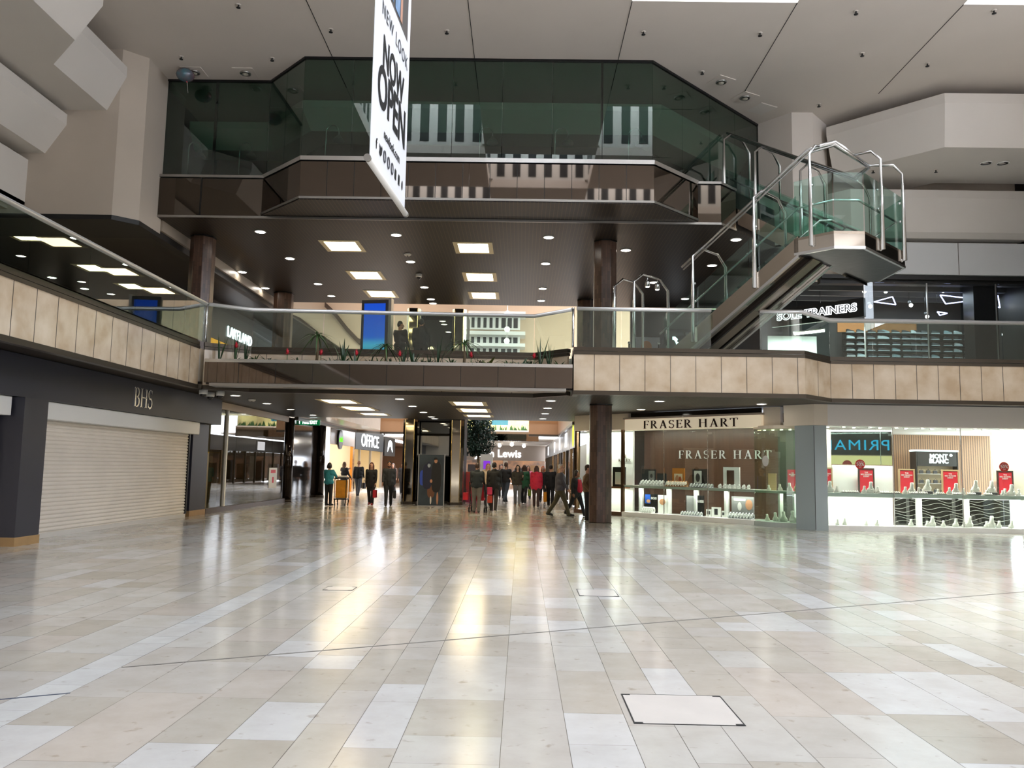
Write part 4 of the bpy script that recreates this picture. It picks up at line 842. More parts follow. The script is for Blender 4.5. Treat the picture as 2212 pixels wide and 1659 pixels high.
for k,x in enumerate((10.95,11.4,11.55,11.85,12.2,12.42,12.58,13.05,13.2,13.4,13.75,8.9,9.1,9.7,10.0)):
    bust((x,23.1,.14), (.2,.16,.3,.18,.24,.16,.32,.18,.33,.2,.22,.16,.2,.14,.18)[k], 'white bust on the plinth below the shelf, %s in line before the %s' % (ORD[k],'wave-lined glass' if k < 11 else 'white back panel'))
def sticker(x, lab):
    t = T('sale_sticker', lab, 'sticker', (x,22.895,1.84), 0, 'round sale stickers on the jewellery glass'); mb = MB(); mb.tube([(0,-.004,0),(0,.003,0)], .135, 28); mb.obj('red_disc', m_redd, t)
    text('lettering', '50%', .13, m_white, t, (0,-.006,0), ext=.001, bold=.002); text('lettering', 'UP TO', .045, m_white, t, (0,-.006,.075), ext=.001); text('lettering', 'OFF', .045, m_white, t, (0,-.006,-.08), ext=.001)
m_redd = mat('sticker_red',(206,52,44),.5)
sticker(9.48,'round red 50% sticker on the glass near the second red poster'); sticker(13.48,'round red 50% sticker on the glass near the last red poster')
# watches on C-shaped stands
def watch(s, d, z, lab, m, zz=.06, group='watches on stands in the jewellery windows'):
    t = T('watch', lab, 'watch', dg(s,d,z), R45, group)
    mb = MB(); R = zz*.5; mb.tube([(0,R*cos(a)*.7-.0,R+R*sin(a)) for a in [-.5*pi+2*pi*k/12 for k in range(13)]], R*.34, 6); mb.obj('strap_stand', m, t)
    mb = MB(); mb.tube([(0,-R*.9,R*1.35),(0,-R*1.15,R*1.45)], R*.62, 14); mb.obj('dial', m_dial, t); return t
m_dial = mat('watch_dial',(236,236,232),.2); mw = [mat('steel_strap',(190,192,196),.25,.8), mat('gold_strap',(214,160,110),.25,.7), mat('black_strap',(24,24,26),.4), mat('white_strap',(240,238,234),.4)]
def board(s0, s1, d, z, h, m, lab, cat='display board', prints=()):
    t = T('display_board', lab, cat, dg((s0+s1)/2,d,z), R45); w = s1-s0; mb = MB(); mb.box(-w/2,w/2,-.02,.02,0,h); mb.obj('board_panel', m, t)
    mb = MB(); mb.box(-w/2-.01,w/2+.01,-.01,.06,0,.015); mb.obj('board_foot', m_char, t)
    for nm, kind, *a in prints:
        if kind == 'box': mb = MB(); mb.box(a[0],a[1],-.024,-.019,a[2],a[3]); mb.obj(nm, a[4], t)
        elif kind == 'disc': flat(t, nm, a[0], a[1], a[2], a[3], a[4], y=-.026)
        else: text(nm, a[0], a[1], a[4], t, (a[2],-.024,a[3]), ext=.001, bold=.002)
    return t
c_or, c_bl, c_gr, c_sk = mat('print_orange',(206,128,50),.5), mat('print_cobalt',(38,92,190),.5), mat('print_grey',(150,150,150),.5), mat('print_tan',(206,150,112),.5)
board(2.75,3.3,.32,1.05,.55,m_char,'charcoal watch board with a photo panel on the angled shelf, nearest the column',prints=(('photo_print','box',.0,.25,.2,.5,c_gr),('photo_head','disc',.12,.33,.05,.07,m_char)))
board(3.36,3.72,.34,1.05,.42,m_char,'lower plain charcoal watch board beside the photo panel board')
board(3.95,4.42,.36,1.05,.6,c_or,'orange watch advert with two figures on the angled shelf',prints=(('white_print','box',-.16,.16,.05,.42,mat('print_cream',(246,226,196),.5)),('photo_figure','disc',-.04,.2,.08,.18,c_sk),('photo_figure','disc',.07,.18,.06,.16,mat('print_rust',(176,80,40),.5))))
board(4.72,5.3,.36,1.08,.56,m_black,'black advert with a large white watch dial on the angled shelf',prints=(('dial_print','box',-.22,.06,.1,.5,m_white),('dial_face','disc',-.08,.28,.08,.14,m_char)))
board(5.85,6.42,.36,1.05,.66,m_shelf,'tall white framed advert on the angled shelf',prints=(('dark_print','box',-.16,.1,.12,.56,m_wood),))
board(2.8,3.3,.42,.15,.62,m_black,'black watch board with a blue photo under the shelf, nearest the column',prints=(('photo_print','box',-.24,-.02,.3,.6,c_bl),('hand_print','disc',-.1,.38,.08,.06,c_sk),('lettering','text','BOSS',.1,.12,.48,m_white)))
board(3.34,3.7,.42,.15,.6,m_shelf,'white card with a wrist photo under the angled shelf',prints=(('wrist_print','disc',.0,.38,.12,.1,c_sk),))
board(4.42,5.1,.42,.15,.64,m_black,'black and white portrait advert under the angled shelf',prints=(('photo_print','box',-.3,.05,.1,.62,c_gr),('lettering','text','GUESS',.1,.2,.45,m_white)))
for k,(a,b,h) in enumerate(((5.2,5.38,.22),(5.4,5.72,.3),(5.76,5.92,.2))): board(a,b,.4,.15,h,m_shelf,'small white framed card, %s of three under the angled shelf' % ORD[k],prints=(('dark_print','box',-.06,.06,.06,h-.05,m_char),))
board(6.1,6.85,.42,.15,.66,c_gr,'grey fashion advert under the angled shelf, furthest from the column',prints=(('white_print','box',-.3,.1,.53,.6,m_white),('face_print','disc',.22,.42,.12,.16,c_sk),('pendant_print','disc',-.1,.36,.07,.13,m_white)))
n = 0
for s0,s1,cnt,rows,zb,m in ((2.75,3.7,7,3,1.05,mw[3]),(3.8,4.6,8,3,1.05,mw[1]),(4.75,5.6,8,2,1.05,mw[0]),(5.75,6.9,7,2,1.05,mw[3]),(2.82,3.28,6,3,.15,mw[3]),(4.4,5.2,8,2,.15,mw[0]),(6.1,6.95,8,3,.15,mw[0])):
    n += 1
    for r in range(rows):
        for k in range(cnt):
            watch(s0+(s1-s0)*(k+.5)/cnt, .12+.08*r, zb, 'watch, %s along the %s row of the %s watch group %s the shelf' % (ORD[k],('front','middle','back')[r],ORD[n-1],'on' if zb > 1 else 'below'), m, .07+.05*r)
# narrow window beside the mall and the crest panel
board(1.5,2.05,.3,.98,.68,m_black,'tall black watch advert standing in the cream panelled window behind the column',prints=(('photo_print','box',-.16,.16,.08,.5,m_shelf),))
t = T('wall_lettering', 'dark gilt serif lettering with a small crown on the cream window wall behind the column', 'lettering', dg(1.78,.6,1.9), R45)
roman('lettering', 'ROLEX', .1, mat('gilt_letter',(96,66,34),.4,.5), t, (0,0,0), 0, .01, 1.25, .14)
mb = MB()
for k in range(5): a = radians(50+20*k); mb.tube([(.02*cos(a),0,.1+.0),(.075*cos(a),0,.1+.085*sin(a))], [.008,.004], 6); mb.ball((.08*cos(a),0,.105+.09*sin(a)), .011, 8)
mb.tube([(-.04,0,.1),(.04,0,.1)], .01, 6); mb.obj('crown_emblem', mat('gilt_crown',(120,84,40),.4,.5), t)
for k in range(5): bust(dg(.25+.2*k,.22,.98), (.34,.22,.28,.2,.24)[k], 'cream bust, %s from the mall corner in the narrow white window' % ORD[k], R45, m_bustc)
# curved bay goods
board(7.98,8.3,.38,1.04,.62,m_red,'narrow red advert in the curved jewellery bay',prints=(('lettering','text','THE\nMID SEASON\nEVENT',.04,0,.48,m_white),))
flat(T('round_label', 'white oval label stuck on the curved jewellery glass', 'label', dg(7.62,-.26,1.9), R45), 'disc', 0, 0, .1, .16, m_white, y=-.01)
board(7.35,7.6,.4,1.04,.5,mat('tan_card',(170,140,96),.5),'tan advert card in the curved jewellery bay')
for k,(s,z,h) in enumerate(((7.5,1.04,.16),(7.85,1.04,.2),(8.15,1.04,.24),(8.4,1.04,.36),(8.55,1.04,.2),(8.45,.55,.4),(7.4,.14,.2),(7.65,.14,.26),(7.9,.14,.3),(8.2,.14,.34),(8.4,.14,.22))):
    if z == .55: z = .14
    bust(dg(s,.12 if k < 5 else .18+.02*(k%3),z), h, '%s bust in the curved jewellery bay, %s from the advert end %s the shelf' % ('cream' if k in (3,5) else 'white', ORD[k if k < 5 else k-5], 'on' if k < 5 else 'below'), R45, m_bustc if k in (3,5) else m_bust)
# ---------------------------------------------------------------- recessed downlights and square light panels
def downlight(p, lab, grp, r=.13):
    t = T('downlight', lab, 'ceiling light', p, 0, grp); mb = MB(); mb.lathe([(0,-.006),(r,-.006),(r,-.012),(0,-.012)], 18); mb.obj('lens', m_lampw, t)
    mb = MB(); mb.lathe([(r,-.002),(r+.03,-.002),(r+.03,-.015),(r+.003,-.02),(r,-.012)], 18); mb.obj('bezel', m_white, t); return t
for c,(x,ys,w) in enumerate(((-8.25,(23.1,26.0,28.7,31.8),'on the closed-store side'),(-3.55,(23.3,26.1,29.0,31.6,32.8),'in front of the lift core'),(.81,(23.05,25.9,28.6,31.6),'beside the ground-floor column'))):
    for k,y in enumerate(ys): downlight((x,y,3.5), 'round downlight, lower ceiling %s, %s in from the atrium' % (w, ORD[k]), 'downlights in the lower ceiling')
for k,(x,y) in enumerate(((3.83,22.6),(3.79,25.85),(6.77,22.94))): downlight((x,y,3.5), 'round downlight before the jewellery front, %s' % ('nearest the sign','close to the column','towards the blue-grey pier')[k], 'downlights in the lower ceiling')
for x,ys,w in ((-7.62,(22.65,25.65,29.3,31.42),'in the row nearest the dark corner column'),(-3.72,(22.78,25.84,29.59,31.75,32.58),'in the row between the two lines of light panels'),(.68,(22.8,25.83,29.52,31.7),'in the row by the upper brown column')):
    for k,y in enumerate(ys): downlight((x,y,8.2), 'round downlight, upper ceiling %s, %s in' % (w, ORD[k]), 'downlights in the upper ceiling', .14)
for k,(x,y) in enumerate(((3.06,24.06),(6.05,22.76),(6.06,25.75),(6.23,30.93),(4.59,28.28),(-9.85,27.61),(-9.85,30.17))): downlight((x,y,8.2), 'round downlight, upper brown ceiling, %s' % ('just past the upper brown column','under the mirrored parapet end above the stair','seen through the stair rails, deeper in','deepest behind the stair','low behind the stair hoops','beside the pale raking strip, nearer','beside the pale raking strip, further')[k], 'downlights in the upper ceiling', .14)
for k,(x,y) in enumerate(((-13.18,23.04),(-13.17,26.16),(-13.1,29.6),(-16.9,28.25),(-16.7,30.06))): downlight((x,y,8.05), 'round downlight in the dark ceiling seen over the side balustrade, %s along' % ORD[k], 'downlights behind the side balustrade', .14)
m_tray = mat('cream_light_tray',(236,222,186),.5)
def panel(x0,x1,y0,y1,z,lab,grp):
    t = T('light_panel', lab, 'ceiling light', ((x0+x1)/2,(y0+y1)/2,z), 0, grp); w,l = (x1-x0)/2,(y1-y0)/2
    mb = MB(); mb.box(-w+.14,w-.14,-l+.14,l-.14,-.006,-.003); mb.obj('diffuser', m_panel, t)
    mb = MB()
    for a in ((-w,w,-l,-l+.13),(-w,w,l-.13,l),(-w,-w+.13,-l+.13,l-.13),(w-.13,w,-l+.13,l-.13)): mb.box(*a,-.012,-.002)
    mb.obj('tray_frame', m_tray, t)
for x0,x1,w in ((-6.18,-5.05,'store-side'),(-2.2,-1.08,'column-side')):
    for k,(a,b) in enumerate(((23.95,25.5),(26.75,28.6),(29.95,31.3))): panel(x0,x1,a,b,3.5,'cream square light panel in the lower brown ceiling, %s line, %s from the atrium' % (w,ORD[k]),'light panels in the lower ceiling')
for x0,x1,w in ((-6.16,-4.95,'store-side'),(-2.15,-.97,'column-side')):
    for k,(a,b) in enumerate(((23.45,24.72),(27.2,28.53),(30.27,31.6))): panel(x0,x1,a,b,8.2,'cream square light panel in the upper brown ceiling, %s line, %s from the atrium' % (w,ORD[k]),'light panels in the upper ceiling')
for k,(a,b) in enumerate(((22.4,23.5),(26.2,27.3),(29.0,30.1))): panel(-15.1,-14.2,a,b,8.05,'square light panel seen over the side balustrade, %s along' % ORD[k],'light panels behind the side balustrade')
# small fittings on the white ceiling
def sprinkler(p, lab):
    t = T('sprinkler', lab, 'sprinkler', p, 0, 'sprinkler heads on the white ceilings'); mb = MB(); mb.tube([(0,0,0),(0,0,-.07)], .018, 8); mb.obj('stem', m_black, t); mb = MB(); mb.lathe([(0,-.07),(.05,-.075),(.05,-.085),(0,-.09)], 10); mb.obj('deflector', m_black, t)
    mb = MB(); mb.lathe([(0,0),(.06,0),(.05,-.012),(0,-.012)], 12); mb.obj('rose', m_ceil, t)
for k,(x,y) in enumerate(((-9.14,20.26),(-6.74,20.28),(-6.77,17.81),(-4.85,18.84),(-2.0,18.84),(2.8,18.79),(4.66,20.74),(5.63,18.79),(7.55,17.81),(8.48,19.7),(8.44,22.6),(10.36,20.18),(10.66,17.72))): sprinkler((x,y,12.2), 'small dark sprinkler head on the white atrium ceiling, %s counting from the balloon side' % ORD[k])
for k,(x,y) in enumerate(((12.1,23.3),(10.3,23.4))): sprinkler((x,y,10.55), 'small dark sprinkler head under the stepped white bulkhead, %s the pair of lamps' % ('nearer','further from')[k])
def eyeball(p, lab, grp='recessed spot lamps on the atrium ceiling'):
    t = T('ceiling_spot', lab, 'spot lamp', p, .5 if p[0] > 0 else 0, grp); mb = MB(); mb.box(-.28,.28,-.28,.28,-.015,0); mb.obj('cover_plate', m_ceil, t); mb = MB(); mb.lathe([(.15,-.015),(.15,-.04),(.11,-.06),(.1,-.03),(.1,-.015)], 18); mb.obj('ring', m_steel2, t); mb = MB(); mb.ball((0,0,-.03), (.09,.09,.05), 12); mb.obj('bulb', mat('dull_bulb',(190,186,170),.15), t)
for p,l in (((-9.13,21.09,12.2),'recessed spot lamp on the white ceiling beside the stuck balloon'),((-7.73,21.11,12.2),'recessed spot lamp on the white ceiling before the glass wall corner'),((5.3,21.29,12.2),'recessed spot lamp on the white ceiling above the raking glass wall, nearer'),((6.21,22.22,12.2),'recessed ceiling spot lamp above the raking glass wall, next to the blank hatch')): eyeball(p,l)
t = T('ceiling_hatch','blank square hatch in the white ceiling beside the recessed spot lamp','hatch',(6.89,22.95,12.2),.5); MB().box(-.3,.3,-.3,.3,-.012,0).obj('hatch_panel', m_beam, t); MB().box(-.32,.32,-.32,.32,-.005,0).obj('hatch_rim', m_ceil, t)
for x,l in ((13.24,'inner'),(13.72,'outer')):
    t = T('recessed_lamp','%s of the paired recessed lamps under the stepped white bulkhead' % l,'lamp',(x,22.72,10.55),0,'paired lamps under the bulkhead'); mb = MB(); mb.lathe([(.14,0),(.17,0),(.17,-.02),(.14,-.02)],16); mb.obj('bezel', m_white, t); mb = MB(); mb.lathe([(0,-.002),(.14,-.002),(.05,-.02),(0,-.02)],16); mb.obj('reflector', m_steel, t)
t = T('foil_balloon','round blue and red foil balloon stuck against the white ceiling','balloon',(-9.3,20.93,12.02)); mb = MB(); mb.ball((0,0,0),(.24,.24,.17),18); mb.obj('balloon_skin', mat('blue_foil',(84,140,156),.25,.4,col2=(150,60,56),scale=2.2), t); mb = MB(); mb.tube([(.05,0,-.16),(.06,0,-.2),(.1,0,-.5)], .004, 5); mb.obj('string', m_white, t); mb = MB(); mb.lathe([(0,-.2),(.025,-.2),(.0,-.16)],8,(.05,0,0)); mb.obj('neck', m_red, t)
# cameras and detectors
def dome(p, lab, grp=None, arm=0):
    t = T('dome_camera', lab, 'camera', p, 0, grp); mb = MB(); mb.lathe([(0,0),(.11,0),(.11,-.1),(.1,-.12),(0,-.12)],16); mb.obj('housing', m_white, t); mb = MB(); mb.ball((0,0,-.12),(.085,.085,.08),14); mb.obj('smoked_dome', mat('smoked_dome',(24,24,26),.1), t)
for p,l in (((-8.5,21.4,3.49),'white dome camera nearest the store fascia corner'),((-8.62,22.2,3.49),'white dome camera in the middle of the cluster of three'),((-8.2,21.8,3.49),'white dome camera of the cluster, nearest the round downlight')): dome(p,l,'dome camera cluster')
dome((-3.66,27.5,8.19),'white dome camera hanging from the upper brown ceiling between panel rows')
for p,l in (((-3.69,24.9,8.2),'flat white smoke detector on the upper brown ceiling'),((-8.24,24.5,3.5),'flat white disc detector on the lower brown ceiling')):
    t = T('smoke_detector', l, 'detector', p); mb = MB(); mb.lathe([(0,0),(.12,0),(.12,-.03),(.08,-.06),(0,-.06)],16); mb.obj('casing', m_white, t); mb = MB(); mb.lathe([(0,-.06),(.03,-.06),(.02,-.075),(0,-.075)],10); mb.obj('sensor', m_char, t)

# ---------------------------------------------------------------- hanging advertising banner
t = T('hanging_banner','tall white hanging banner with black NOW OPEN lettering and a picture at its top','banner',(-2.05,11.7,5.68))
bx = lambda y: -2.05+(y-11.7)*.07
mb = MB(); mb.obox((0,0,2.2),(.004,0,0),(.075*1.0,1.12,0),(0,0,2.2)); mb.obj('banner_cloth', mat('banner_white',(232,234,240),.7), t)
nx = .0085
for z,nm in ((0,'bottom_pole'),(4.4,'top_pole')): mb = MB(); mb.tube([(-.082,-1.2,z),(.082,1.2,z)], .045, 12); mb.obj(nm, m_white, t)
for sy in (-1,1): mb = MB(); mb.tube([(.0817*sy,1.19*sy,0),(.0835*sy,1.24*sy,0)], .05, 12); mb.obj('pole_cap', m_steel2, t)
for sy in (-1,1): mb = MB(); mb.tube([(.06*sy,.9*sy,4.4),(.06*sy,.9*sy,6.8)], .006, 5); mb.obj('suspension_wire', m_steel, t)
RB = (pi/2,0,pi/2-.067); m_ink = mat('black_ink',(16,16,18),.6); m_ink2 = mat('grey_ink',(70,72,78),.6)
def btxt(s, size, y, z, m, sx=1.0, **k): text('lettering', s, size, m, t, (.012+.067*y,y,z), RB, .001, sx, **k)
btxt('NEW LOOK', .3, .1, 2.42, m_ink2, .92, space=1.25); btxt('NOW', .66, .05, 1.82, m_ink, .8, bold=.014); btxt('OPEN', .86, .05, 1.25, m_ink, .82, bold=.02); btxt('newlook.com', .2, .1, .68, m_ink, .95, bold=.003)
for k,(s,z) in enumerate((('f',.32),('t',.32),('p',.32),('s',.32),('o',.32),('yt',.32),('in',.32),('a',.32))):
    y = -.82+k*.24
    if s == 'f': btxt('f', .22, y, .36, m_ink, 1, bold=.004)
    elif s == 't':                                                # bird emblem
        mb = MB(); P = [(-.08,-.06),(0,-.09),(.07,-.04),(.1,.06),(.06,.09),(.02,.04),(-.08,.08),(-.05,.0)]
        v = [mb.b.verts.new((.012+.067*(y+a),y+a,.36+b)) for a,b in P]; mb.b.faces.new(v); mb.obj('bird_emblem', m_ink, t)
    elif s in ('p','s','o'):
        mb = MB(); mb.tube([(.013+.067*y,y+.075*cos(a),.36+.085*sin(a)) for a in [2*pi*i/16 for i in range(17)]], .009, 5); mb.obj('ring_emblem', m_ink2, t)
    else: mb = MB(); mb.box(.012+.067*y,.014+.067*y,y-.055,y+.055,.28,.44) if s != 'a' else mb.ball((.012+.067*y,y,.36),(.003,.05,.08),8); mb.obj('square_emblem' if s != 'a' else 'drop_emblem', m_ink, t)
mb = MB(); mb.obox((.010,.067*0+.1,3.62),(.001,0,0),(.055,.82,0),(0,0,.82)); mb.obj('photo_print', mat('print_grey_coat',(92,88,86),.6), t)
for nm,y,w,m in (('printed_jeans',-.32,.2,mat('print_denim',(84,118,158),.6,var=.3,scale=3)),('printed_jeans',.16,.16,mat('print_denim_pale',(120,150,186),.6,var=.3,scale=3)),('printed_wall',-.62,.1,mat('print_pale_wall',(200,200,204),.6)),('printed_leg',.42,.07,mat('print_skin2',(196,150,128),.6))): mb = MB(); mb.obox((.0125+.067*y,y,3.64),(.0008,0,0),(.067*w,w,0),(0,0,.78)); mb.obj(nm, m, t)

# reflected shop sign on the wall behind the viewer
t = T('shop_sign','cyan letters on a black fascia, seen reversed in the jewellery shop mirror','sign',(10.4,-8.9,3.0)); mb = MB(); mb.box(-4,4,-.08,.0,-.2,1.6); mb.obj('fascia_board', m_black, t)
text('lettering','PRIMARK',.95,glow('cyan_letter',(30,170,220),1.5),t,(0,.02,.42),(pi/2,0,pi),.02,1.15,space=1.15)
mb = MB(); mb.box(-4,4,-.05,.0,-1.2,-.25); mb.obj('lit_window_strip', glow('warm_window',(255,222,160),1.2), t)
# ---------------------------------------------------------------- plant trough hung on the front of the recessed balcony
t = T('plant_trough','long mirror-panelled plant trough hung in front of the recessed balcony','planter',(-3.3,19.75,3.42))
mb = MB(); mb.box(-7.74,1.2,19.46,19.5,3.5,4.0); mb.obj('front_panel', m_mirror, t, True)
mb = MB(); mb.box(-7.74,1.2,19.44,19.56,4.0,4.08); mb.obj('top_rim', m_steel, t, True); mb = MB(); mb.box(-7.6,1.05,19.44,19.88,3.42,3.49); mb.obj('bottom_rim', m_steel2, t, True)
mb = MB(); mb.prism([(-7.6,19.52),(.98,19.52),(.15,20.6),(-6.8,20.4)],3.52,3.96); mb.obj('soil', mat('dark_soil',(40,30,24),.9,var=.3,scale=12), t, True)
for k in range(9): x = -6.9+k*.9; mb = MB(); mb.box(x-.006,x+.006,19.452,19.46,3.5,4.0); mb.obj('panel_joint', m_black, t, True)
m_leaf = mat('dark_leaf',(34,62,34),.4,var=.3,scale=5); m_leaf2 = mat('mid_leaf',(62,92,50),.4,var=.25,scale=5); m_leaf3 = mat('grey_green_leaf',(112,140,116),.45,var=.15,scale=5); m_brac = mat('crimson_bract',(190,28,48),.45); m_stem = mat('palm_stem',(104,88,64),.8,bump=.4,scale=30)
def blade(mb, p, az, L, w, rise, droop, n=6, fold=.25):
    """one tapering arched strap leaf"""
    d = Vector((cos(az),sin(az),0)); s = Vector((-sin(az),cos(az),0)); R = []
    for i in range(n+1):
        u = i/n; r = L*u*cos(rise)*(1+.15*u); z = L*u*sin(rise)-droop*L*u*u; ww = w*(1-u)**.7*(.5+1.2*u if u < .4 else 1) if i < n else .001
        c = Vector(p)+d*r+Vector((0,0,z)); R.append([mb.b.verts.new(c-s*ww), mb.b.verts.new(c-Vector((0,0,ww*fold))), mb.b.verts.new(c+s*ww)])
    for a,b in zip(R,R[1:]):
        for j in (0,1): f = mb.b.faces.new((a[j],a[j+1],b[j+1],b[j])); f.smooth = True
def strap_plant(x, y, L, n, w, rise, droop, m, name, lab, cat='plant', grp=None, z=3.962):
    t = T(name, lab, cat, (x,y,z), rnd.uniform(0,6), grp); mb = MB()
    for k in range(n): blade(mb, (0,0,.02), k*2.4+rnd.uniform(-.3,.3), L*rnd.uniform(.7,1.1), w, rise+rnd.uniform(-.25,.2), droop*rnd.uniform(.6,1.3))
    mb.obj('leaves', m, t); mb = MB(); mb.lathe([(0,0),(.035,0),(.025,.06),(0,.06)],8); mb.obj('crown_base', m_stem, t); return t
def yucca(x, y, h, L, lab):
    t = T('yucca_palm', lab, 'plant', (x,y,3.962), 0, 'tall palms in the trough'); mb = MB(); mb.tube([(0,0,0),(.015,.01,h*.5),(0,0,h)],[.04,.034,.028],9); mb.obj('stem', m_stem, t)
    mb = MB()
    for k in range(26): blade(mb, (0,0,h-.02+.004*k), k*2.4, L*rnd.uniform(.75,1.1), .028, 1.15-.055*k+rnd.uniform(-.15,.15), .75)
    mb.obj('leaves', m_leaf2, t)
yucca(-5.1,19.78,.72,.55,'tall palm with drooping strap leaves, in the trough below the tan upper column')
yucca(-1.46,19.8,.6,.58,'leafy palm in the trough before the striped bulkheads')
yucca(-3.4,19.8,.5,.5,'shorter wispy palm in the trough before the blue screen')
for k,(x,n,L) in enumerate(((-7.5,6,.8),(-7.12,7,.85),(-6.85,6,.66),(-2.1,7,.8),(.42,6,.78),(.66,6,.8))): strap_plant(x,19.74+.06*(k%2),L,n,.03,1.42,.02,m_leaf,'snake_plant','upright snake plant in the trough, %s from the side balcony' % ORD[k],grp='snake plants in the trough')
for k,(x,L) in enumerate(((-4.45,.8),(-4.15,.62),(-2.95,.6),(-2.72,.66))): strap_plant(x,19.8,L,6,.04,1.2,.12,m_leaf,'broad_leaf_plant','dark broad-bladed plant in the trough, %s from the side balcony' % ORD[k],grp='dark bladed plants in the trough')
for k,x in enumerate((-6.6,-6.25,-5.55,-4.7,-4.4,-3.75,-3.55,-3.25,-2.5,-2.3,-1.75,-1.1,-.35,.18,.9)): strap_plant(x,19.68+.05*(k%3),.46,16,.028,.95,.45,m_leaf if k%2 else m_leaf2,'grass_clump','low green strap-leaf clump in the trough, %s from the side balcony' % ORD[k],grp='low clumps in the trough')
strap_plant(-.05,19.72,.42,13,.05,.8,.2,m_leaf3,'agave','pale grey-green agave in the trough near the kinked rail'); strap_plant(-.86,19.74,.46,10,.07,.95,.25,mat('olive_leaf',(78,80,30),.45),'fern','olive leafy plant in the trough beside the pale agave')
for k,x in enumerate((-7.05,-5.78,-4.95,-4.08,-3.02,-1.27,.27)):
    t = strap_plant(x,19.62,.3,9,.025,.75,.4,m_leaf2,'bromeliad','bromeliad with a crimson flower head in the trough, %s from the side balcony' % ORD[k],'plant','crimson bromeliads in the trough')
    mb = MB(); hh = .34 if k else .48; mb.tube([(0,0,.03),(0,0,hh-.04)],.01,6); mb.obj('flower_stalk', m_leaf2, t); mb = MB()
    for j in range(16): blade(mb,(0,0,hh-.08+.006*j),j*2.4,.1,.02,.5+.06*j,.1,3)
    mb.ball((0,0,hh),(.035,.035,.06),8); mb.obj('flower_head', m_brac, t)
# tall indoor tree in the mall
t = T('indoor_tree','tall dark leafy indoor tree in the mall beside the mirrored lift core','tree',(-2.1,39.0,0))
mb = MB(); mb.tube([(0,0,.45),(.05,0,1.5),(-.02,.05,2.8),(0,0,4.2)],[.07,.06,.05,.03],10); mb.obj('trunk', m_stem, t)
mb = MB(); mb.lathe([(0,0),(.38,0),(.46,.5),(.42,.5),(.36,.44),(0,.44)],20); mb.obj('pot', m_char, t)
mb = MB()
for k in range(5200):
    u = rnd.random(); z = 2.15+2.6*u; R = .95*(1-abs(u-.5)**2*1.6); a = rnd.uniform(0,2*pi); r = R*rnd.random()**.5*(.75+.25*sin(3*a+z*3)); p = Vector((r*cos(a),r*sin(a),z)); q = Vector((rnd.gauss(0,1),rnd.gauss(0,1),rnd.gauss(-.4,.6))).normalized()*rnd.uniform(.1,.19); s = q.orthogonal().normalized()*.042
    mb.b.faces.new([mb.b.verts.new(v) for v in (p,p+q*.5+s,p+q,p+q*.5-s)])
mb.obj('foliage', mat('evergreen_leaf',(24,46,32),.4,var=.35,scale=3), t)
mb = MB()
for k in range(9): a = k*2.4; mb.tube([(0,0,2.0+.25*k),(.3*cos(a),.3*sin(a),2.4+.25*k),(.62*cos(a),.62*sin(a),2.6+.25*k)],[.025,.018,.008],6)
mb.obj('boughs', m_stem, t)
# ---------------------------------------------------------------- upper trainer shop
S(MB().box(8.4,15.6,28.2,28.4,4.4,8.0).obj('wall_back', mat('shop_black',(20,20,22),.6)))
S(MB().box(8.0,8.2,27.0,33,4.4,8.0).obj('wall_left', mat('shop_dark',(40,42,44),.6)))
S(MB().box(15.5,15.6,20.7,28.4,4.4,12).obj('wall_right', m_dark))
S(MB().box(8.4,15.6,25.3,28.4,7.75,7.85).obj('ceiling', mat('open_black_ceiling',(34,34,36),.8)))
for k,y in enumerate((25.8,26.6,27.4)): S(MB().box(9.2,15.6,y,y+.12,7.45,7.6).obj('trim_18', mat('grey_duct',(96,98,100),.5)))
t = T('shopfront','dark glass front of the upper trainer shop','shopfront',(12.5,24.62,4.4))
for a,b in ((10.45,12.35),(12.37,14.45),(14.47,15.45)): mb = MB(); mb.box(a,b,24.6,24.612,.02+4.4,7.44); mb.obj('glass_pane', glass('shop_glass_dark',(214,220,222),1.0), t, True)
for x in (10.44,12.36,14.46): mb = MB(); mb.box(x-.012,x+.012,24.58,24.63,4.42,7.44); mb.obj('mullion', m_steel2, t, True)
mb = MB(); mb.box(10.4,15.45,24.58,24.64,4.4,4.44); mb.obj('sill_channel', m_steel2, t, True)
mb = MB(); mb.box(14.0,14.75,25.0,25.6,4.42,7.74); o = S(mb.obj('wall_right', m_black))
SR = -pi/4
t = T('shop_sign','black shop fascia with white glowing outlined TRAINERS lettering','sign',(9.35,25.42,6.62),SR)
mb = MB(); mb.box(-1.62,1.42,-.02,.12,-.28,.3); mb.obj('fascia_board', m_black, t)
text('letter_halo','SOLE TRAINERS',.34,m_signw,t,(-.1,-.03,.02),ext=.004,sx=1.08,bold=.02,space=1.02); text('letter_face','SOLE TRAINERS',.34,mat('letter_grey',(70,70,74),.4),t,(-.1,-.045,.02),ext=.004,sx=1.08,bold=-.002,space=1.02)
t = T('linear_lamp','bright linear lamp inside the trainer shop under the outlined letters','lamp',(9.3,26.2,6.1),SR); mb = MB(); mb.box(-.5,.5,-.05,.05,0,.06); mb.obj('tube', m_lampw, t); mb = MB(); mb.box(-.52,.52,-.06,.06,.061,.1); mb.obj('housing', m_white, t)
for k in (-.4,.4): mb = MB(); mb.tube([(k,0,.1),(k,0,1.64)], .008, 5); mb.obj('cable', m_black, t)
S(MB().box(8.25,10.2,28.0,28.2,4.4,6.3).obj('wall_back', mat('lit_white_shop_wall',(224,228,222),.6)))
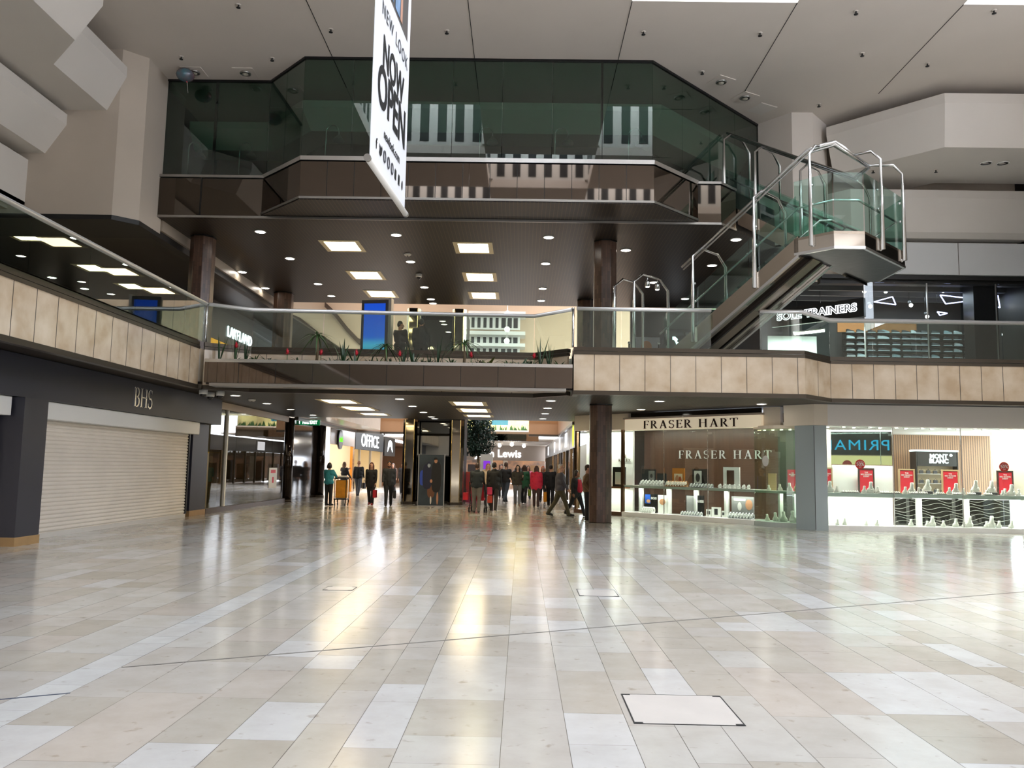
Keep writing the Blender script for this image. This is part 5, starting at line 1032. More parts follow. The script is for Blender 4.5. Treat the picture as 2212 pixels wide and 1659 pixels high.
# open triangular neon lights
for k,(P,l) in enumerate((([(11.35,7.13),(11.95,7.31),(12.05,7.05)],'first from the outlined sign'),([(13.49,7.39),(14.74,7.26),(13.66,7.1)],'largest, in the middle'),([(13.38,6.84),(13.7,6.79),(13.46,6.72)],'smallest and lowest'),([(15.0,7.1),(15.35,7.4),(15.4,7.0)],'last, by the dark end pier'))):
    t = T('neon_triangle','open triangle of white neon tube in the trainer shop, %s' % l,'neon light',(P[0][0],26,P[0][1]),0,'neon triangles in the trainer shop'); q = [(a-P[0][0],0,b-P[0][1]) for a,b in P]
    for i in range(3): mb = MB(); mb.tube([q[i],q[(i+1)%3]], .018, 6); mb.obj('neon_tube', glow('neon_white',(200,205,255),7), t)
    mb = MB(); mb.tube([(0,0,0),(0,.0,7.74-P[0][1])], .005, 5); mb.obj('cable', m_black, t)
for k,(x,y,z) in enumerate(((11.05,26,7.49),(11.74,26,7.5),(13.54,25.9,7.52),(11.36,26.3,7.06),(12.54,26,7.06),(15.2,26,7.06),(13.2,26.3,6.75))):
    t = T('track_spot','small bright track spotlight in the trainer shop, %s from the outlined sign' % ORD[k],'spotlight',(x,y,z),0,'track spotlights in the trainer shop'); mb = MB(); mb.ball((0,0,-.02),.06,10); mb.obj('lens', m_lampw, t); mb = MB(); mb.tube([(0,.03,.02),(0,.12,.12)], .05, 8); mb.obj('can', m_black, t); mb = MB(); mb.tube([(0,.12,.12),(0,.12,7.74-z)], .01, 5); mb.obj('drop_rod', m_black, t)
area((12.6,26.6,7.4),5,1.5,170,(.9,.97,1)); area((9.3,26.9,6.25),1.4,.8,110,(.95,1,1))
# shoe racks, each shoe its own thing
S(MB().box(11.0,13.75,28.16,28.2,6.5,6.95).obj('trim_19', mat('orange_wall_band',(190,120,60),.6)))
m_so = mat('white_sole',(232,236,238),.4); ms = [mat('shoe_upper',c,.5) for c in ((28,28,32),(60,64,70),(20,24,40),(150,170,176),(46,30,30),(210,214,216),(24,40,46))]
def shoe_proto():
    t = T('trainer','x','shoe',(0,0,0)); L = .29
    mb = MB(); P = [(-.145,-.03),(-.14,.035),(-.05,.042),(.05,.048),(.12,.04),(.15,.0),(.12,-.045),(.04,-.045),(-.06,-.04),(-.13,-.04)]; mb.prism(P,0,.03); mb.obj('sole', m_so, t, bevel=.006)
    mb = MB(); R = []
    for x,w,h in ((-.135,.03,.085),(-.1,.036,.1),(-.04,.038,.095),(.02,.041,.075),(.08,.042,.055),(.13,.034,.04)): R.append([mb.b.verts.new((x,w*cos(a),.03+h*max(0,sin(a)))) for a in [pi*j/8 for j in range(9)]])
    for a,b in zip(R,R[1:]):
        for j in range(8): mb.b.faces.new((a[j],b[j],b[j+1],a[j+1])).smooth = True
    mb.b.faces.new(R[0]); mb.b.faces.new(R[-1][::-1]); mb.obj('upper', ms[0], t)
    return t
sp = shoe_proto(); used = [0]
def shoe(p, rz, lab, m):
    if not used[0]: r = sp; r.location = p; r.rotation_euler = (0,0,rz); r['label'] = lab; r['group'] = 'trainers on the shop racks'; used[0] = 1
    else: r = dup(sp, p, rz, lab, 'trainers on the shop racks')
    for c in r.children:
        if c.name.startswith('upper') and r is not sp:
            c.data = UP[m]
def upm(k):
    me = [c for c in sp.children if c.name.startswith('upper')][0].data.copy(); me.materials.clear(); me.materials.append(ms[k]); return me
UP = [upm(k) for k in range(7)]
m_rack = mat('black_rack',(22,22,24),.5)
for rk,(x0,nc) in enumerate(((11.15,4),(12.35,4),(13.35,3),(14.5,3))):
    t = T('shoe_rack','black slatted wall rack of trainers, %s from the outlined sign' % ORD[rk],'rack',(x0,28.0,4.4)); w = nc*.36+.06
    mb = MB(); mb.box(0,w,.12,.15,0,2.1); mb.obj('rack_back', m_rack, t)
    for r in range(6): mb = MB(); mb.box(0,w,-.12,.119,1.0+.21*r-.024,1.0+.21*r-.002); mb.obj('rack_shelf', m_rack, t)
    for r in range(6):
        for k in range(nc): shoe((x0+.22+.36*k+rnd.uniform(-.02,.02),27.98,5.4+.21*r), rnd.uniform(-.25,.1), 'trainer on the %s rack of the trainer shop, %s level up, %s along' % (ORD[rk],ORD[r],ORD[k]), rnd.choice([0,0,1,2,3,4,5,6]))
for r in range(3):
    t = T('wall_shelf','white wall shelf on the lit shop wall, %s up' % ORD[r],'shelf',(9.2,27.9,5.0+.28*r),0,'white wall shelves'); mb = MB(); mb.box(-.85,.85,-.1,.1,0,.03); mb.obj('shelf_board', m_white, t); mb = MB(); mb.box(-.8,.8,.08,.1,-.06,0); mb.obj('bracket', m_steel2, t)
    for k in range(4): shoe((8.6+.4*k,27.9,5.032+.28*r), pi+rnd.uniform(-.1,.1), 'dark trainer on the %s white shelf of the lit shop wall, %s along' % (ORD[r],ORD[k]), rnd.choice([0,2,4]))
# kitchenware shop upstairs on the store side
S(MB().box(-12.6,-12.4,29.5,42,4.4,8.05).obj('wall_left', mat('slate_shop_wall',(52,58,66),.4)))
t = T('shop_sign','slate fascia with white glowing slim capitals above a yellow window strip, upstairs','sign',(-12.36,34.5,6.98)); mb = MB(); mb.box(-.04,.06,-3.2,7,-.5,.75); mb.obj('fascia_board', mat('slate_fascia',(58,64,72),.35), t)
text('lettering','LAKELAND',.62,m_signw,t,(.08,.1,.0),(pi/2,0,pi/2),.02,.98,bold=.006); mb = MB(); mb.box(-.02,.05,-3.0,1.6,-.82,-.52); mb.obj('yellow_strip', mat('lit_yellow',(228,160,40),.5,emit=.7), t)
S(MB().box(-20,-17.5,20,46,4.4,8.05).obj('wall_left', mat('dark_store_front',(34,34,36),.3)))
t = T('exhibit_box','pale box fitting high on the dark upstairs store front','wall unit',(-16.8,22.5,6.1)); mb = MB(); mb.box(-.68,.5,-.8,.8,0,.9); mb.obj('unit_body', m_warmw, t); mb = MB(); mb.box(-.68,.54,-.84,.84,.9,.95); mb.obj('unit_top', m_white, t)
# freestanding screen on the first floor
t = T('screen_totem','freestanding advertising totem with a deep blue screen on the first floor','display totem',(-4.45,24.0,4.4),radians(-8)); mb = MB(); mb.box(-.42,.42,-.12,.12,.06,2.12); mb.obj('case', m_char, t, bevel=.02); mb = MB(); mb.box(-.33,.33,-.128,-.12,.3,2.0)
m = D.materials.new('screen_picture'); m.use_nodes = True; nt = m.node_tree; nt.nodes.clear(); e = nt.nodes.new('ShaderNodeEmission'); o = nt.nodes.new('ShaderNodeOutputMaterial'); g = nt.nodes.new('ShaderNodeTexCoord'); sx_ = nt.nodes.new('ShaderNodeSeparateXYZ'); mr = nt.nodes.new('ShaderNodeMapRange'); mr.inputs[1].default_value = .3; mr.inputs[2].default_value = 2.0; cr = nt.nodes.new('ShaderNodeValToRGB')
cr.color_ramp.elements[0].color = lin((16,30,70)); cr.color_ramp.elements[1].color = lin((28,70,180)); k = cr.color_ramp.elements.new(.25); k.color = lin((70,160,190)); k = cr.color_ramp.elements.new(.4); k.color = lin((30,90,190))
for a,b in ((g.outputs['Object'],sx_.inputs[0]),(sx_.outputs[2],mr.inputs[0]),(mr.outputs[0],cr.inputs[0]),(cr.outputs[0],e.inputs[0]),(e.outputs[0],o.inputs[0])): nt.links.new(a,b)
e.inputs[1].default_value = 1.0; mb.obj('screen', m, t); mb = MB(); mb.box(-.46,.46,-.2,.2,0,.06); mb.obj('base', m_steel2, t); mb = MB(); mb.box(.42,.5,-.1,.14,.06,2.16); mb.obj('side_spine', m_steel2, t)
# promotional kiosk at the foot of the tree
t = T('promo_kiosk','purple promotional kiosk with a white screen board beside the indoor tree','kiosk',(-2.2,36.6,0)); mb = MB(); mb.box(-.25,.35,-.3,.3,0,1.35); mb.obj('counter', mat('purple_print',(132,30,92),.4,col2=(190,70,40),scale=.9), t); mb = MB(); mb.box(.36,.92,-.1,.0,0,2.15); mb.obj('board', m_white, t); mb = MB(); mb.box(.5,.8,-.112,-.102,1.5,1.85); mb.obj('screen', glow('violet_screen',(130,60,200),.9), t)
# ---------------------------------------------------------------- polished steel staircase: two flights and a projecting landing
# local frame: x runs along the flights towards the viewer, y across them
t = T('staircase','polished steel and glass staircase with tubular cage hoops, projecting from the balcony over the hall','staircase',(0,0,4.4),R45)
BZ = 4.4
def q(u,w,z): return (u,w,z-BZ)
SL = .66; LO = lambda u: 6.89+(u+8.45)*SL; UP_ = lambda u: 6.89-(u+8.45)*SL
m_st = mat('mirror_steel',(196,188,178),.07,1.0); m_stb = mat('soft_steel',(176,164,150),.2,1.0); m_sg = glass('teal_stair_glass',(226,243,238),1.1)
def plate(nm, w0, w1, u0, u1, f, up, dn, m):
    mb = MB(); v = [mb.b.verts.new(q(u,w,z)) for w in (w0,w1) for u,z in ((u0,f(u0)-dn),(u1,f(u1)-dn),(u1,f(u1)+up),(u0,f(u0)+up))]
    for g in ((0,1,2,3),(7,6,5,4),(0,4,5,1),(1,5,6,2),(2,6,7,3),(3,7,4,0)): mb.b.faces.new([v[i] for i in g])
    mb.obj(nm, m, t)
U0 = -12.2
# lower flight
plate('stringer',17.2,17.26,U0,-8.4,LO,.02,.42,m_stb); plate('stringer',18.6,18.66,U0,-8.4,LO,.02,.42,m_stb)
plate('stringer_edge',17.16,17.24,U0,-8.38,LO,-.42,.5,m_steel); plate('stringer_edge',18.62,18.72,U0,-7.75,LO,-.42,.5,m_steel)
plate('soffit_panel',17.26,17.62,U0,-8.4,LO,-.40,.43,m_st); plate('soffit_panel',17.72,18.14,U0,-8.3,LO,-.45,.49,m_stb); plate('soffit_panel',18.24,18.6,U0,-8.2,LO,-.40,.43,m_st)
for w in (17.66,18.19): plate('soffit_rib',w-.035,w+.035,U0,-8.3,LO,-.38,.52,mat('dark_rib',(40,34,30),.3,.5))
for i in range(15): u = -8.5-i*.245; z = LO(u)-.03; mb = MB(); mb.box(u-.27,u,17.26,18.6,z-.05-BZ,z-BZ); mb.obj('tread', mat('rubber_tread',(60,58,56),.6) if i == 0 else D.materials['rubber_tread'], t)
# upper flight
U1 = -11.85
plate('stringer',19.7,19.76,U1,-8.4,UP_,.02,.42,m_stb); plate('stringer',20.96,21.02,U1,-8.4,UP_,.02,.42,m_stb); plate('soffit_panel',19.76,20.96,U1,-8.4,UP_,-.38,.42,m_st)
for i in range(13): u = -8.5-i*.245; z = UP_(u)+.0; mb = MB(); mb.box(u-.27,u,19.76,20.96,z-.05-BZ,z-BZ); mb.obj('tread', D.materials['rubber_tread'], t)
# landing
LP = [(-8.5,17.2),(-7.57,17.2),(-7.09,17.68),(-7.09,20.0),(-8.1,21.02),(-8.5,21.02)]
mb = MB(); mb.prism([(a,b) for a,b in LP], 6.84-BZ, 6.9-BZ); mb.obj('landing_deck', m_stb, t)
mb = MB(); sweep(mb, LP[:-1], [(0,6.56-BZ),(0,6.84-BZ),(.03,6.84-BZ),(.03,6.56-BZ)]); mb.obj('landing_fascia', m_st, t)
mb = MB(); sweep(mb, LP[:-1], [(-.012,6.5-BZ),(-.012,6.56-BZ),(.05,6.56-BZ),(.05,6.5-BZ)]); mb.obj('landing_rim', m_steel, t)
mb = MB(); mb.prism([(-8.5,17.26),(-7.6,17.26),(-7.13,17.7),(-7.13,19.98),(-8.12,20.96),(-8.5,20.96)], 6.51-BZ, 6.54-BZ); mb.obj('landing_underside', mat('black_lacquer_panel',(22,24,28),.3,0,bump=.25,scale=5), t)
# tubes
def tube(nm, pts, r=.03, n=10): mb = MB(); mb.tube([q(*p) for p in pts], r, n); return mb.obj(nm, m_steel, t)
def hoop(u, z, w0, w1, low=.3):
    tube('hoop', [(u,w0+.06,z-low+.12),(u,w0+.02,z-low-.02),(u,w0-.05,z-low-.02),(u,w0-.05,z+1.86),(u,w0+.33,z+2.13),(u,w1-.33,z+2.13),(u,w1+.05,z+1.86),(u,w1+.05,z-low)])
for u in (-9.47,-11.17): hoop(u, LO(u), 17.2, 18.66)
hoop(-13.0, 4.72, 17.2, 18.66); hoop(-13.75, 4.72, 17.3, 18.5)
for u in (-9.5,-10.8,-11.75): hoop(u, UP_(u), 19.7, 21.02)
for (pu,pw),(iu,iw) in (((-8.07,17.15),(-8.0,17.5)),((-7.04,18.55),(-7.67,18.55)),((-7.04,19.86),(-7.67,19.45))):
    du,dw = iu-pu, iw-pw; L = hypot(du,dw); du,dw = du/L,dw/L
    tube('cage_post', [(pu+du*.12,pw+dw*.12,6.72),(pu+du*.06,pw+dw*.06,6.62),(pu,pw,6.66),(pu,pw,8.78),(pu+du*.2,pw+dw*.2,9.02),(iu,iw,9.05)])
tube('cage_post', [(-8.3,21.07,6.62),(-8.3,21.07,8.76),(-8.3,20.7,9.03),(-8.3,20.1,9.05)])
ring = [(-11.75,17.53,LO(-11.75)+2.13),(-8.3,17.53,9.05),(-7.67,17.53,9.05),(-7.67,19.5,9.05),(-8.25,20.03,9.05),(-11.88,20.03,UP_(-11.88)+2.13)]
tube('top_rail', ring, .034); tube('top_rail', [(a+.0,b+.07 if i not in (2,3) else b,c-.05) for i,(a,b,c) in enumerate(ring)], .026)
tube('mid_rail', [(-12.3,17.33,LO(-12.3)+.76),(-8.45,17.33,7.64),(-7.6,17.33,7.64),(-7.22,17.7,7.64),(-7.22,19.9,7.64),(-8.15,20.86,7.64),(-11.88,20.86,UP_(-11.88)+.8)], .024)
tube('mid_rail', [(-12.3,18.55,LO(-12.3)+.76),(-8.5,18.55,7.64),(-8.3,18.7,7.64),(-8.3,19.5,7.64),(-8.5,19.82,7.64),(-11.88,19.82,UP_(-11.88)+.8)], .024)
# glass panels
def pane(a, b, za0, za1, zb0, zb1):
    d = Vector((b[0]-a[0],b[1]-a[1])).normalized(); n = Vector((-d.y,d.x))*.012; mb = MB()
    v = [mb.b.verts.new(q(p[0]+o.x,p[1]+o.y,z)) for o in (Vector((0,0)),n) for p,z in ((a,za0),(b,zb0),(b,zb1),(a,za1))]
    for g in ((0,1,2,3),(7,6,5,4),(0,4,5,1),(1,5,6,2),(2,6,7,3),(3,7,4,0)): mb.b.faces.new([v[i] for i in g])
    mb.obj('glass_panel', m_sg, t)
for f,ws,top in ((LO,(17.24,18.62),1.02),(UP_,(19.74,20.98),1.02)):
    for w in ws:
        for k in range(3): e_ = -12.1 if f is LO else -11.85; st_ = (-8.44-e_)/3; a = e_+k*st_; b = a+st_-.02; pane((a,w),(b,w), f(a)+.03,f(a)+top,f(b)+.03,f(b)+top)
for a,b in zip(LP[:4],LP[1:5]): pane((a[0]-.0,a[1]+.04),(b[0]-.03,b[1]+.02 if b[1] < 20 else b[1]-.02), 6.91,8.25,6.91,8.25)
for (u,w) in ((-8.07,17.24),(-7.12,18.55),(-7.12,19.86),(-9.47,17.24),(-11.17,17.24)):
    z = 7.62 if u > -8.4 else LO(u)+.72; mb = MB(); mb.ball(q(u,w,z), .035, 8); mb.ball(q(u,w,z+.45), .035, 8); mb.obj('glass_clamp', m_steel, t)
# two cylindrical lamps on the lowest hoop
for k,w in enumerate((17.75,18.2)):
    p = ((-13.0+w)*.70711,(w+13.0)*.70711,6.81); g = T('spot_can','small steel cylinder lamp hanging from the stair foot hoop, %s' % ('nearer the brown column','further from the brown column')[k],'lamp',p,R45,'cylinder lamps on the stair foot hoop')
    mb = MB(); mb.tube([(0,0,0),(0,0,-.08)], .015, 6); mb.obj('hanger', m_steel, g); mb = MB(); mb.tube([(0,0,-.08),(0,0,-.27)], .065, 14); mb.obj('can', m_steel, g); mb = MB(); mb.tube([(0,0,-.27),(0,0,-.275)], .05, 14); mb.obj('lens', m_lampw, g)
# dark glazed unit with a white glowing emblem behind the stair
S(MB().box(4.4,8.2,33.0,33.2,4.4,8.2).obj('wall_back', mat('dark_unit_front',(40,36,32),.25)))
g = T('emblem_sign','white glowing rounded emblem sign low behind the stair glass','sign',(6.15,32.9,6.55)); mb = MB(); mb.tube([(.16*sin(a)*1.2,0,.42*cos(a)) for a in [pi*k/8-.2 for k in range(12)]]+[(-.1,0,-.55)], .07, 8); mb.obj('emblem_tube', m_signw, g); mb = MB(); mb.box(-.45,.45,.05,.09,-.75,.7); mb.obj('back_plate', m_dark, g)
g = T('wall_picture','pale poster of an orange figure on the dark wall behind the stair foot','picture',(5.0,32.97,6.3)); mb = MB(); mb.box(-.5,.6,0,.02,-.45,.7); mb.obj('poster_sheet', mat('pale_poster',(176,170,180),.5), g); flat(g,'figure_print',.05,.3,.22,.25,mat('print_amber',(190,120,70),.5),y=-.006)
for k,w in enumerate((4.9,5.6)):
    p = T('barrier_post','slim black rope-barrier post on the upper floor, %s' % ('by the brown column','beside the stair foot')[k],'barrier post',(3.2+k*.9,24.3,4.4)); mb = MB(); mb.lathe([(0,0),(.16,0),(.16,.03),(.03,.05),(.025,.95),(0,.95)],14); mb.obj('post', m_black, p); mb = MB(); mb.ball((0,0,.99),.045,10); mb.obj('ball_top', m_steel, p)
# ---------------------------------------------------------------- people
SK = {'fair': (206,158,132), 'tan': (168,118,92), 'pale': (214,176,156)}
_mats = {}
def cm(name, col, **k):
    key = (name, col)
    if key not in _mats: _mats[key] = mat(name, col, k.pop('rough', .75), **k)
    return _mats[key]
def remesh(mb, name, m, parent, vox, smooth=3):
    me = D.meshes.new(name); mb.b.to_mesh(me); mb.b.free(); o = D.objects.new(name, me); COL.objects.link(o)
    r = o.modifiers.new('r','REMESH'); r.mode = 'VOXEL'; r.voxel_size = vox
    if smooth: s = o.modifiers.new('s','SMOOTH'); s.factor = .5; s.iterations = smooth
    C.view_layer.update(); me2 = D.meshes.new_from_object(o.evaluated_get(C.evaluated_depsgraph_get())); o.modifiers.clear(); o.data = me2; D.meshes.remove(me); me2.name = name
    me2.materials.clear(); me2.materials.append(m)
    for p in me2.polygons: p.use_smooth = True
    o.parent = parent; return o
def rx(v, a): return Vector((v.x, v.y*cos(a)-v.z*sin(a), v.y*sin(a)+v.z*cos(a)))
def person(loc, face, H, lab, skin='fair', hair=(40,28,22), hairlen=0, top=(30,30,34), bottom=(36,36,40), shoes=(24,22,22), legs=(0,0,0,0), arms=(0,10,0,10), spread=6,
           lean=0, bulk=1.0, coat=0.0, head_turn=0, collar=None, glasses=False, inner=None, name_top='jacket', sleeve=1.0, skirt=False, bald=False, far=False, beard=None):
    """face: heading in degrees, 0 = away from the viewer (+y), 90 = towards +x; legs = (left swing, left knee, right swing, right knee); arms = (left swing, left elbow, right swing, right elbow)"""
    s = H/1.75; t = T('person', lab, 'person', loc, radians(-face), 'people upstairs' if loc[2] > 1 else 'people in the mall'); B = bulk; vx = .013 if far else .0098
    hz = .93
    def leg(sd, sw, kn):
        hp = Vector((sd*.092,0,hz-.02)); k = hp+rx(Vector((0,0,-.42)), radians(sw)); a = k+rx(Vector((0,0,-.41)), radians(sw-kn)); f = rx(Vector((0,.15,-.035)), radians(min(0, sw-kn)*.6)); return hp,k,a,a+f
    L = [leg(-1,legs[0],legs[1]), leg(1,legs[2],legs[3])]
    low = min(min(l[2].z-.085, l[3].z-.03) for l in L)
    up = lambda v: rx(Vector((v[0],v[1],v[2]-hz)), -radians(lean))+Vector((0,0,hz))
    def arm(sd, sw, el):
        sh = up((sd*.178*(.6+.4*B),0,1.41)); d = rx(Vector((sd*sin(radians(spread)),0,-cos(radians(spread)))), radians(sw)); e = sh+d*.285; d2 = rx(Vector((sd*.02,0,-1)), radians(sw+el)); w = e+d2*.25; return sh,e,w,d2.normalized()
    A = [arm(-1,arms[0],arms[1]), arm(1,arms[2],arms[3])]
    P = lambda v: (v[0]*s, v[1]*s, (v[2]-low)*s)
    def c(mb, a, ra, b, rb): mb.cap(P(a), ra*s, P(b), rb*s, 10)
    def e(mb, p, r): q = P(p); mb.ball(q, tuple(x*s for x in r), 14)
    ht = radians(head_turn); hd = up((0,.015,1.62))
    def H_(x,y,z): return Vector((hd.x+x*cos(ht)+y*sin(ht), hd.y-x*sin(ht)+y*cos(ht), hd.z+z))
    # body: one continuous skin surface with face, hands and fingers
    mb = MB(); e(mb, H_(0,-.005,.03), (.074,.09,.098)); e(mb, H_(0,.03,-.045), (.056,.062,.062)); c(mb, H_(0,.09,.0), .014, H_(0,.108,-.028), .016)
    for sx in (-1,1): e(mb, H_(sx*.077,-.005,-.005), (.012,.02,.03))
    c(mb, H_(-.02,.088,-.062), .011, H_(.02,.088,-.062), .011); c(mb, H_(0,.062,-.098), .026, H_(0,.06,-.095), .022)
    c(mb, up((0,-.01,1.38)), .062, H_(0,-.02,-.05), .056)
    c(mb, up((-.12,0,1.34)), .1, up((.12,0,1.34)), .1); c(mb, up((-.07,0,1.15)), .105*B, up((.07,0,1.15)), .105*B); c(mb, Vector((-.08,0,.94)), .105*B, Vector((.08,0,.94)), .105*B); c(mb, Vector((0,0,.95)), .12*B, up((0,0,1.3)), .125*B)
    for (hp,k,a,f),sd in zip(L,(-1,1)): c(mb, hp, .085*B, k, .054); c(mb, k, .054, a, .038); c(mb, a+Vector((0,-.02,-.045)), .034, f, .03)
    for (sh,el,w,d),sd in zip(A,(-1,1)):
        c(mb, sh, .052, el, .04); c(mb, el, .04, w, .028); ax = Vector((0,1,0))-d*d.y; ax = ax.normalized() if ax.length > .1 else Vector((0,0,1)); nrm = d.cross(ax)*sd
        c(mb, w+ax*.018, .02, w+d*.075+ax*.024, .018); c(mb, w-ax*.018, .02, w+d*.07-ax*.024, .018)
        for i,(o,ln) in enumerate(((.033,.062),(.011,.072),(-.012,.067),(-.034,.052))):
            b0 = w+d*.085+ax*o; b1 = b0+d*ln*.55-nrm*.004; b2 = b1+(d*.7-nrm*.7)*ln*.45; r = .0098 if not far else .012; c(mb, b0, r, b1, r*.95); c(mb, b1, r*.95, b2, r*.85)
        th = w+d*.03+ax*.03; c(mb, th, .012, th+(ax*.6+d*.8)*.035, .0115); c(mb, th+(ax*.6+d*.8)*.035, .0115, th+(ax*.6+d*.8)*.035+d*.03-nrm*.012, .0095)
    remesh(mb, 'body', cm('skin', SK[skin], rough=.55), t, vx*s, 2)
    # clothes
    mb = MB(); zt = .88-.0*coat
    c(mb, up((-.13,0,1.345)), .118*(.5+.5*B), up((.13,0,1.345)), .118*(.5+.5*B)); c(mb, up((-.075,.0,1.16)), .128*B, up((.075,0,1.16)), .128*B); c(mb, Vector((-.085,0,.96)), .125*B, Vector((.085,0,.96)), .125*B); c(mb, up((0,0,1.0)), .15*B, up((0,0,1.3)), .15*B)
    if coat:
        for sd in (-1,1): c(mb, Vector((sd*.09*B,0,.95)), .12*B, Vector((sd*.1*B,0,.93-coat)), .11*B)
        c(mb, Vector((0,0,.95)), .14*B, Vector((0,0,.93-coat)), .13*B)
    if collar: c(mb, up((-.03,-.02,1.45)), .075, up((.03,-.02,1.47)), .075)
    for sh,el,w,d in A:
        c(mb, sh, .072, el, .055)
        if sleeve > .6: c(mb, el, .055, el+(w-el)*.93, .042)
    remesh(mb, name_top, cm('cloth_top', top, var=.12, scale=9), t, .016*s, 4)
    mb = MB(); c(mb, Vector((-.085,0,.95)), .118*B, Vector((.085,0,.95)), .118*B)
    for hp,k,a,f in L: c(mb, hp, .102*B, k, .074); c(mb, k, .074, a+Vector((0,-.01,-.02)), .06)
    remesh(mb, 'trousers', cm('cloth_bottom', bottom, var=.12, scale=9), t, .016*s, 3)
    for (hp,k,a,f),nm in zip(L,('shoe','shoe')):
        mb = MB(); c(mb, a+Vector((0,-.035,-.04)), .045, f, .036); c(mb, a+Vector((0,-.01,-.01)), .046, f*.5+a*.5, .044); o = remesh(mb, nm, cm('shoe_leather', shoes, rough=.4), t, .013*s, 2)
    # hair
    if not bald:
        mb = MB(); e(mb, H_(0,-.02,.052), (.084,.097,.09)); c(mb, H_(-.05,-.05,0), .04, H_(.05,-.05,0), .04); c(mb, H_(0,-.07,.02), .05, H_(0,-.07,-.03), .04)
        if hairlen:
            for sx in (-.06,-.02,.02,.06): c(mb, H_(sx,-.05,.0), .045, H_(sx*1.25,-.07+.02*abs(sx)/.06,-.06-hairlen), .032)
            for sx in (-.075,.075): c(mb, H_(sx,.0,.03), .03, H_(sx*1.1,.0,-.05-hairlen*.7), .026)
        remesh(mb, 'hair', cm('hair', hair, rough=.5, var=.3, scale=20), t, .013*s, 2)
    else:
        mb = MB(); c(mb, H_(-.066,-.03,0), .022, H_(.066,-.03,0), .022); c(mb, H_(-.05,-.075,.0), .026, H_(.05,-.075,.0), .026); e(mb, H_(0,-.02,.062),(.074,.085,.074)); remesh(mb, 'hair', cm('hair', hair, rough=.6), t, .012*s, 2)
    if beard: mb = MB(); c(mb, H_(-.04,.05,-.075), .03, H_(.04,.05,-.075), .03); e(mb, H_(0,.06,-.085),(.045,.04,.04)); remesh(mb,'beard',cm('hair',beard,rough=.6),t,.013*s,2)
    for sx in (-1,1):
        mb = MB(); e(mb, H_(sx*.03,.078,.0), (.0125,.0085,.0085)); mb.obj('eye', cm('eye_dark',(30,24,22),rough=.2), t)
    mb = MB(); mb.tube([P(H_(.026*cos(a)*1.0,.098-.004*abs(cos(a)),-.06+.006*sin(a))) for a in [2*pi*i/10 for i in range(11)]], .004*s, 5); mb.obj('mouth', cm('lips',(150,84,80)), t)
    if glasses:
        mb = MB()
        for sx in (-1,1): mb.tube([P(H_(sx*.034+.026*cos(a),.1,.0+.02*sin(a))) for a in [2*pi*i/12 for i in range(13)]], .0035*s, 5); mb.tube([P(H_(sx*.06,.098,.004)),P(H_(sx*.08,.0,.006))], .003*s, 5)
        mb.tube([P(H_(-.01,.1,.0)),P(H_(.01,.1,.0))], .003*s, 5); mb.obj('glasses', m_black, t)
    if inner:                                                     # open front shows another garment
        mb = MB(); c(mb, up((-.045,.1*B,1.36)), .06, up((-.05,.13*B,1.0)), .07*B); c(mb, up((.045,.1*B,1.36)), .06, up((.05,.13*B,1.0)), .07*B); remesh(mb,'shirt_front',cm('cloth_inner',inner),t,.016*s,3)
    return t, P, A, L, up, s
def hang_bag(pr, side, col, lab, w=.3, h=.34, d=.12, name='shopping_bag', drop=.1, n_h=True):
    """a bag hanging from a hand; a thing of its own"""
    t, P, A, L, up, s = pr; wv = A[side][2]+A[side][3]*drop; p = Matrix.Rotation(t.rotation_euler.z,4,'Z') @ Vector(P(wv)); p = p+Vector(t.location)
    z0 = max(.03, p.z-.16-h); g = T(name, lab, 'bag', (p.x,p.y,z0), t.rotation_euler.z+pi/2)
    mb = MB(); mb.prism([(-w/2*.92,-d/2),(w/2*.92,-d/2),(w/2*.92,d/2),(-w/2*.92,d/2)],0,h); 
    mb.obj('bag_body', cm('bag_cloth',col,var=.08), g, bevel=.012)
    top = p.z-z0
    for y in (-d*.3,d*.3): mb = MB(); mb.tube([(-w*.25,y,h-.01),(-w*.16,y*.6,top-.03),(0,0,top),(w*.16,y*.6,top-.03),(w*.25,y,h-.01)],.007,6); mb.obj('handle', cm('bag_handle',(40,36,34)), g)
    return g
pr = person((-7.28,30.85,0),25,1.63,'person with short dark hair in a turquoise top standing at the cleaning cart',hair=(24,18,16),hairlen=.02,top=(44,132,146),bottom=(22,22,26),arms=(12,30,38,42),legs=(0,0,4,4),bulk=1.12,name_top='tunic',sleeve=.5,spread=10)
person((-8.75,40.2,0),35,1.7,'person in black reaching up at the bright shop window beyond the cleaning cart',skin='tan',hair=(96,66,40),hairlen=.08,top=(26,26,28),bottom=(40,42,44),arms=(70,40,20,20),legs=(6,4,-4,6),coat=.1,far=True)
a = person((-8.15,40.8,0),5,1.78,'person in a black jacket and grey jeans walking away past the bright shop',skin='fair',hair=(150,104,74),top=(20,20,22),bottom=(72,76,84),legs=(14,4,-14,14),arms=(-14,8,16,14),bulk=1.1,far=True); hang_bag(a,1,(26,24,26),'black shoulder bag held by the person walking away past the bright shop',.3,.3)
a = person((-5.87,31.9,0),182,1.68,'person with long auburn hair all in black, walking beside the bearded person',hair=(84,36,28),hairlen=.26,top=(22,22,24),bottom=(20,20,22),shoes=(150,44,40),legs=(10,4,-10,12),arms=(10,14,-10,10),coat=.12); hang_bag(a,0,(178,30,44),'red carrier bag in the hand of the auburn-haired person',.26,.3)
a = person((-5.1,31.45,0),172,1.74,'bearded person in a dark padded jacket walking towards the hall by the mirrored pier',skin='tan',hair=(28,22,20),beard=(30,24,22),top=(34,36,40),bottom=(20,20,24),legs=(-10,10,12,4),arms=(-12,14,14,18),bulk=1.22,coat=.04); hang_bag(a,0,(20,20,24),'black bag carried by the bearded person',.28,.3)
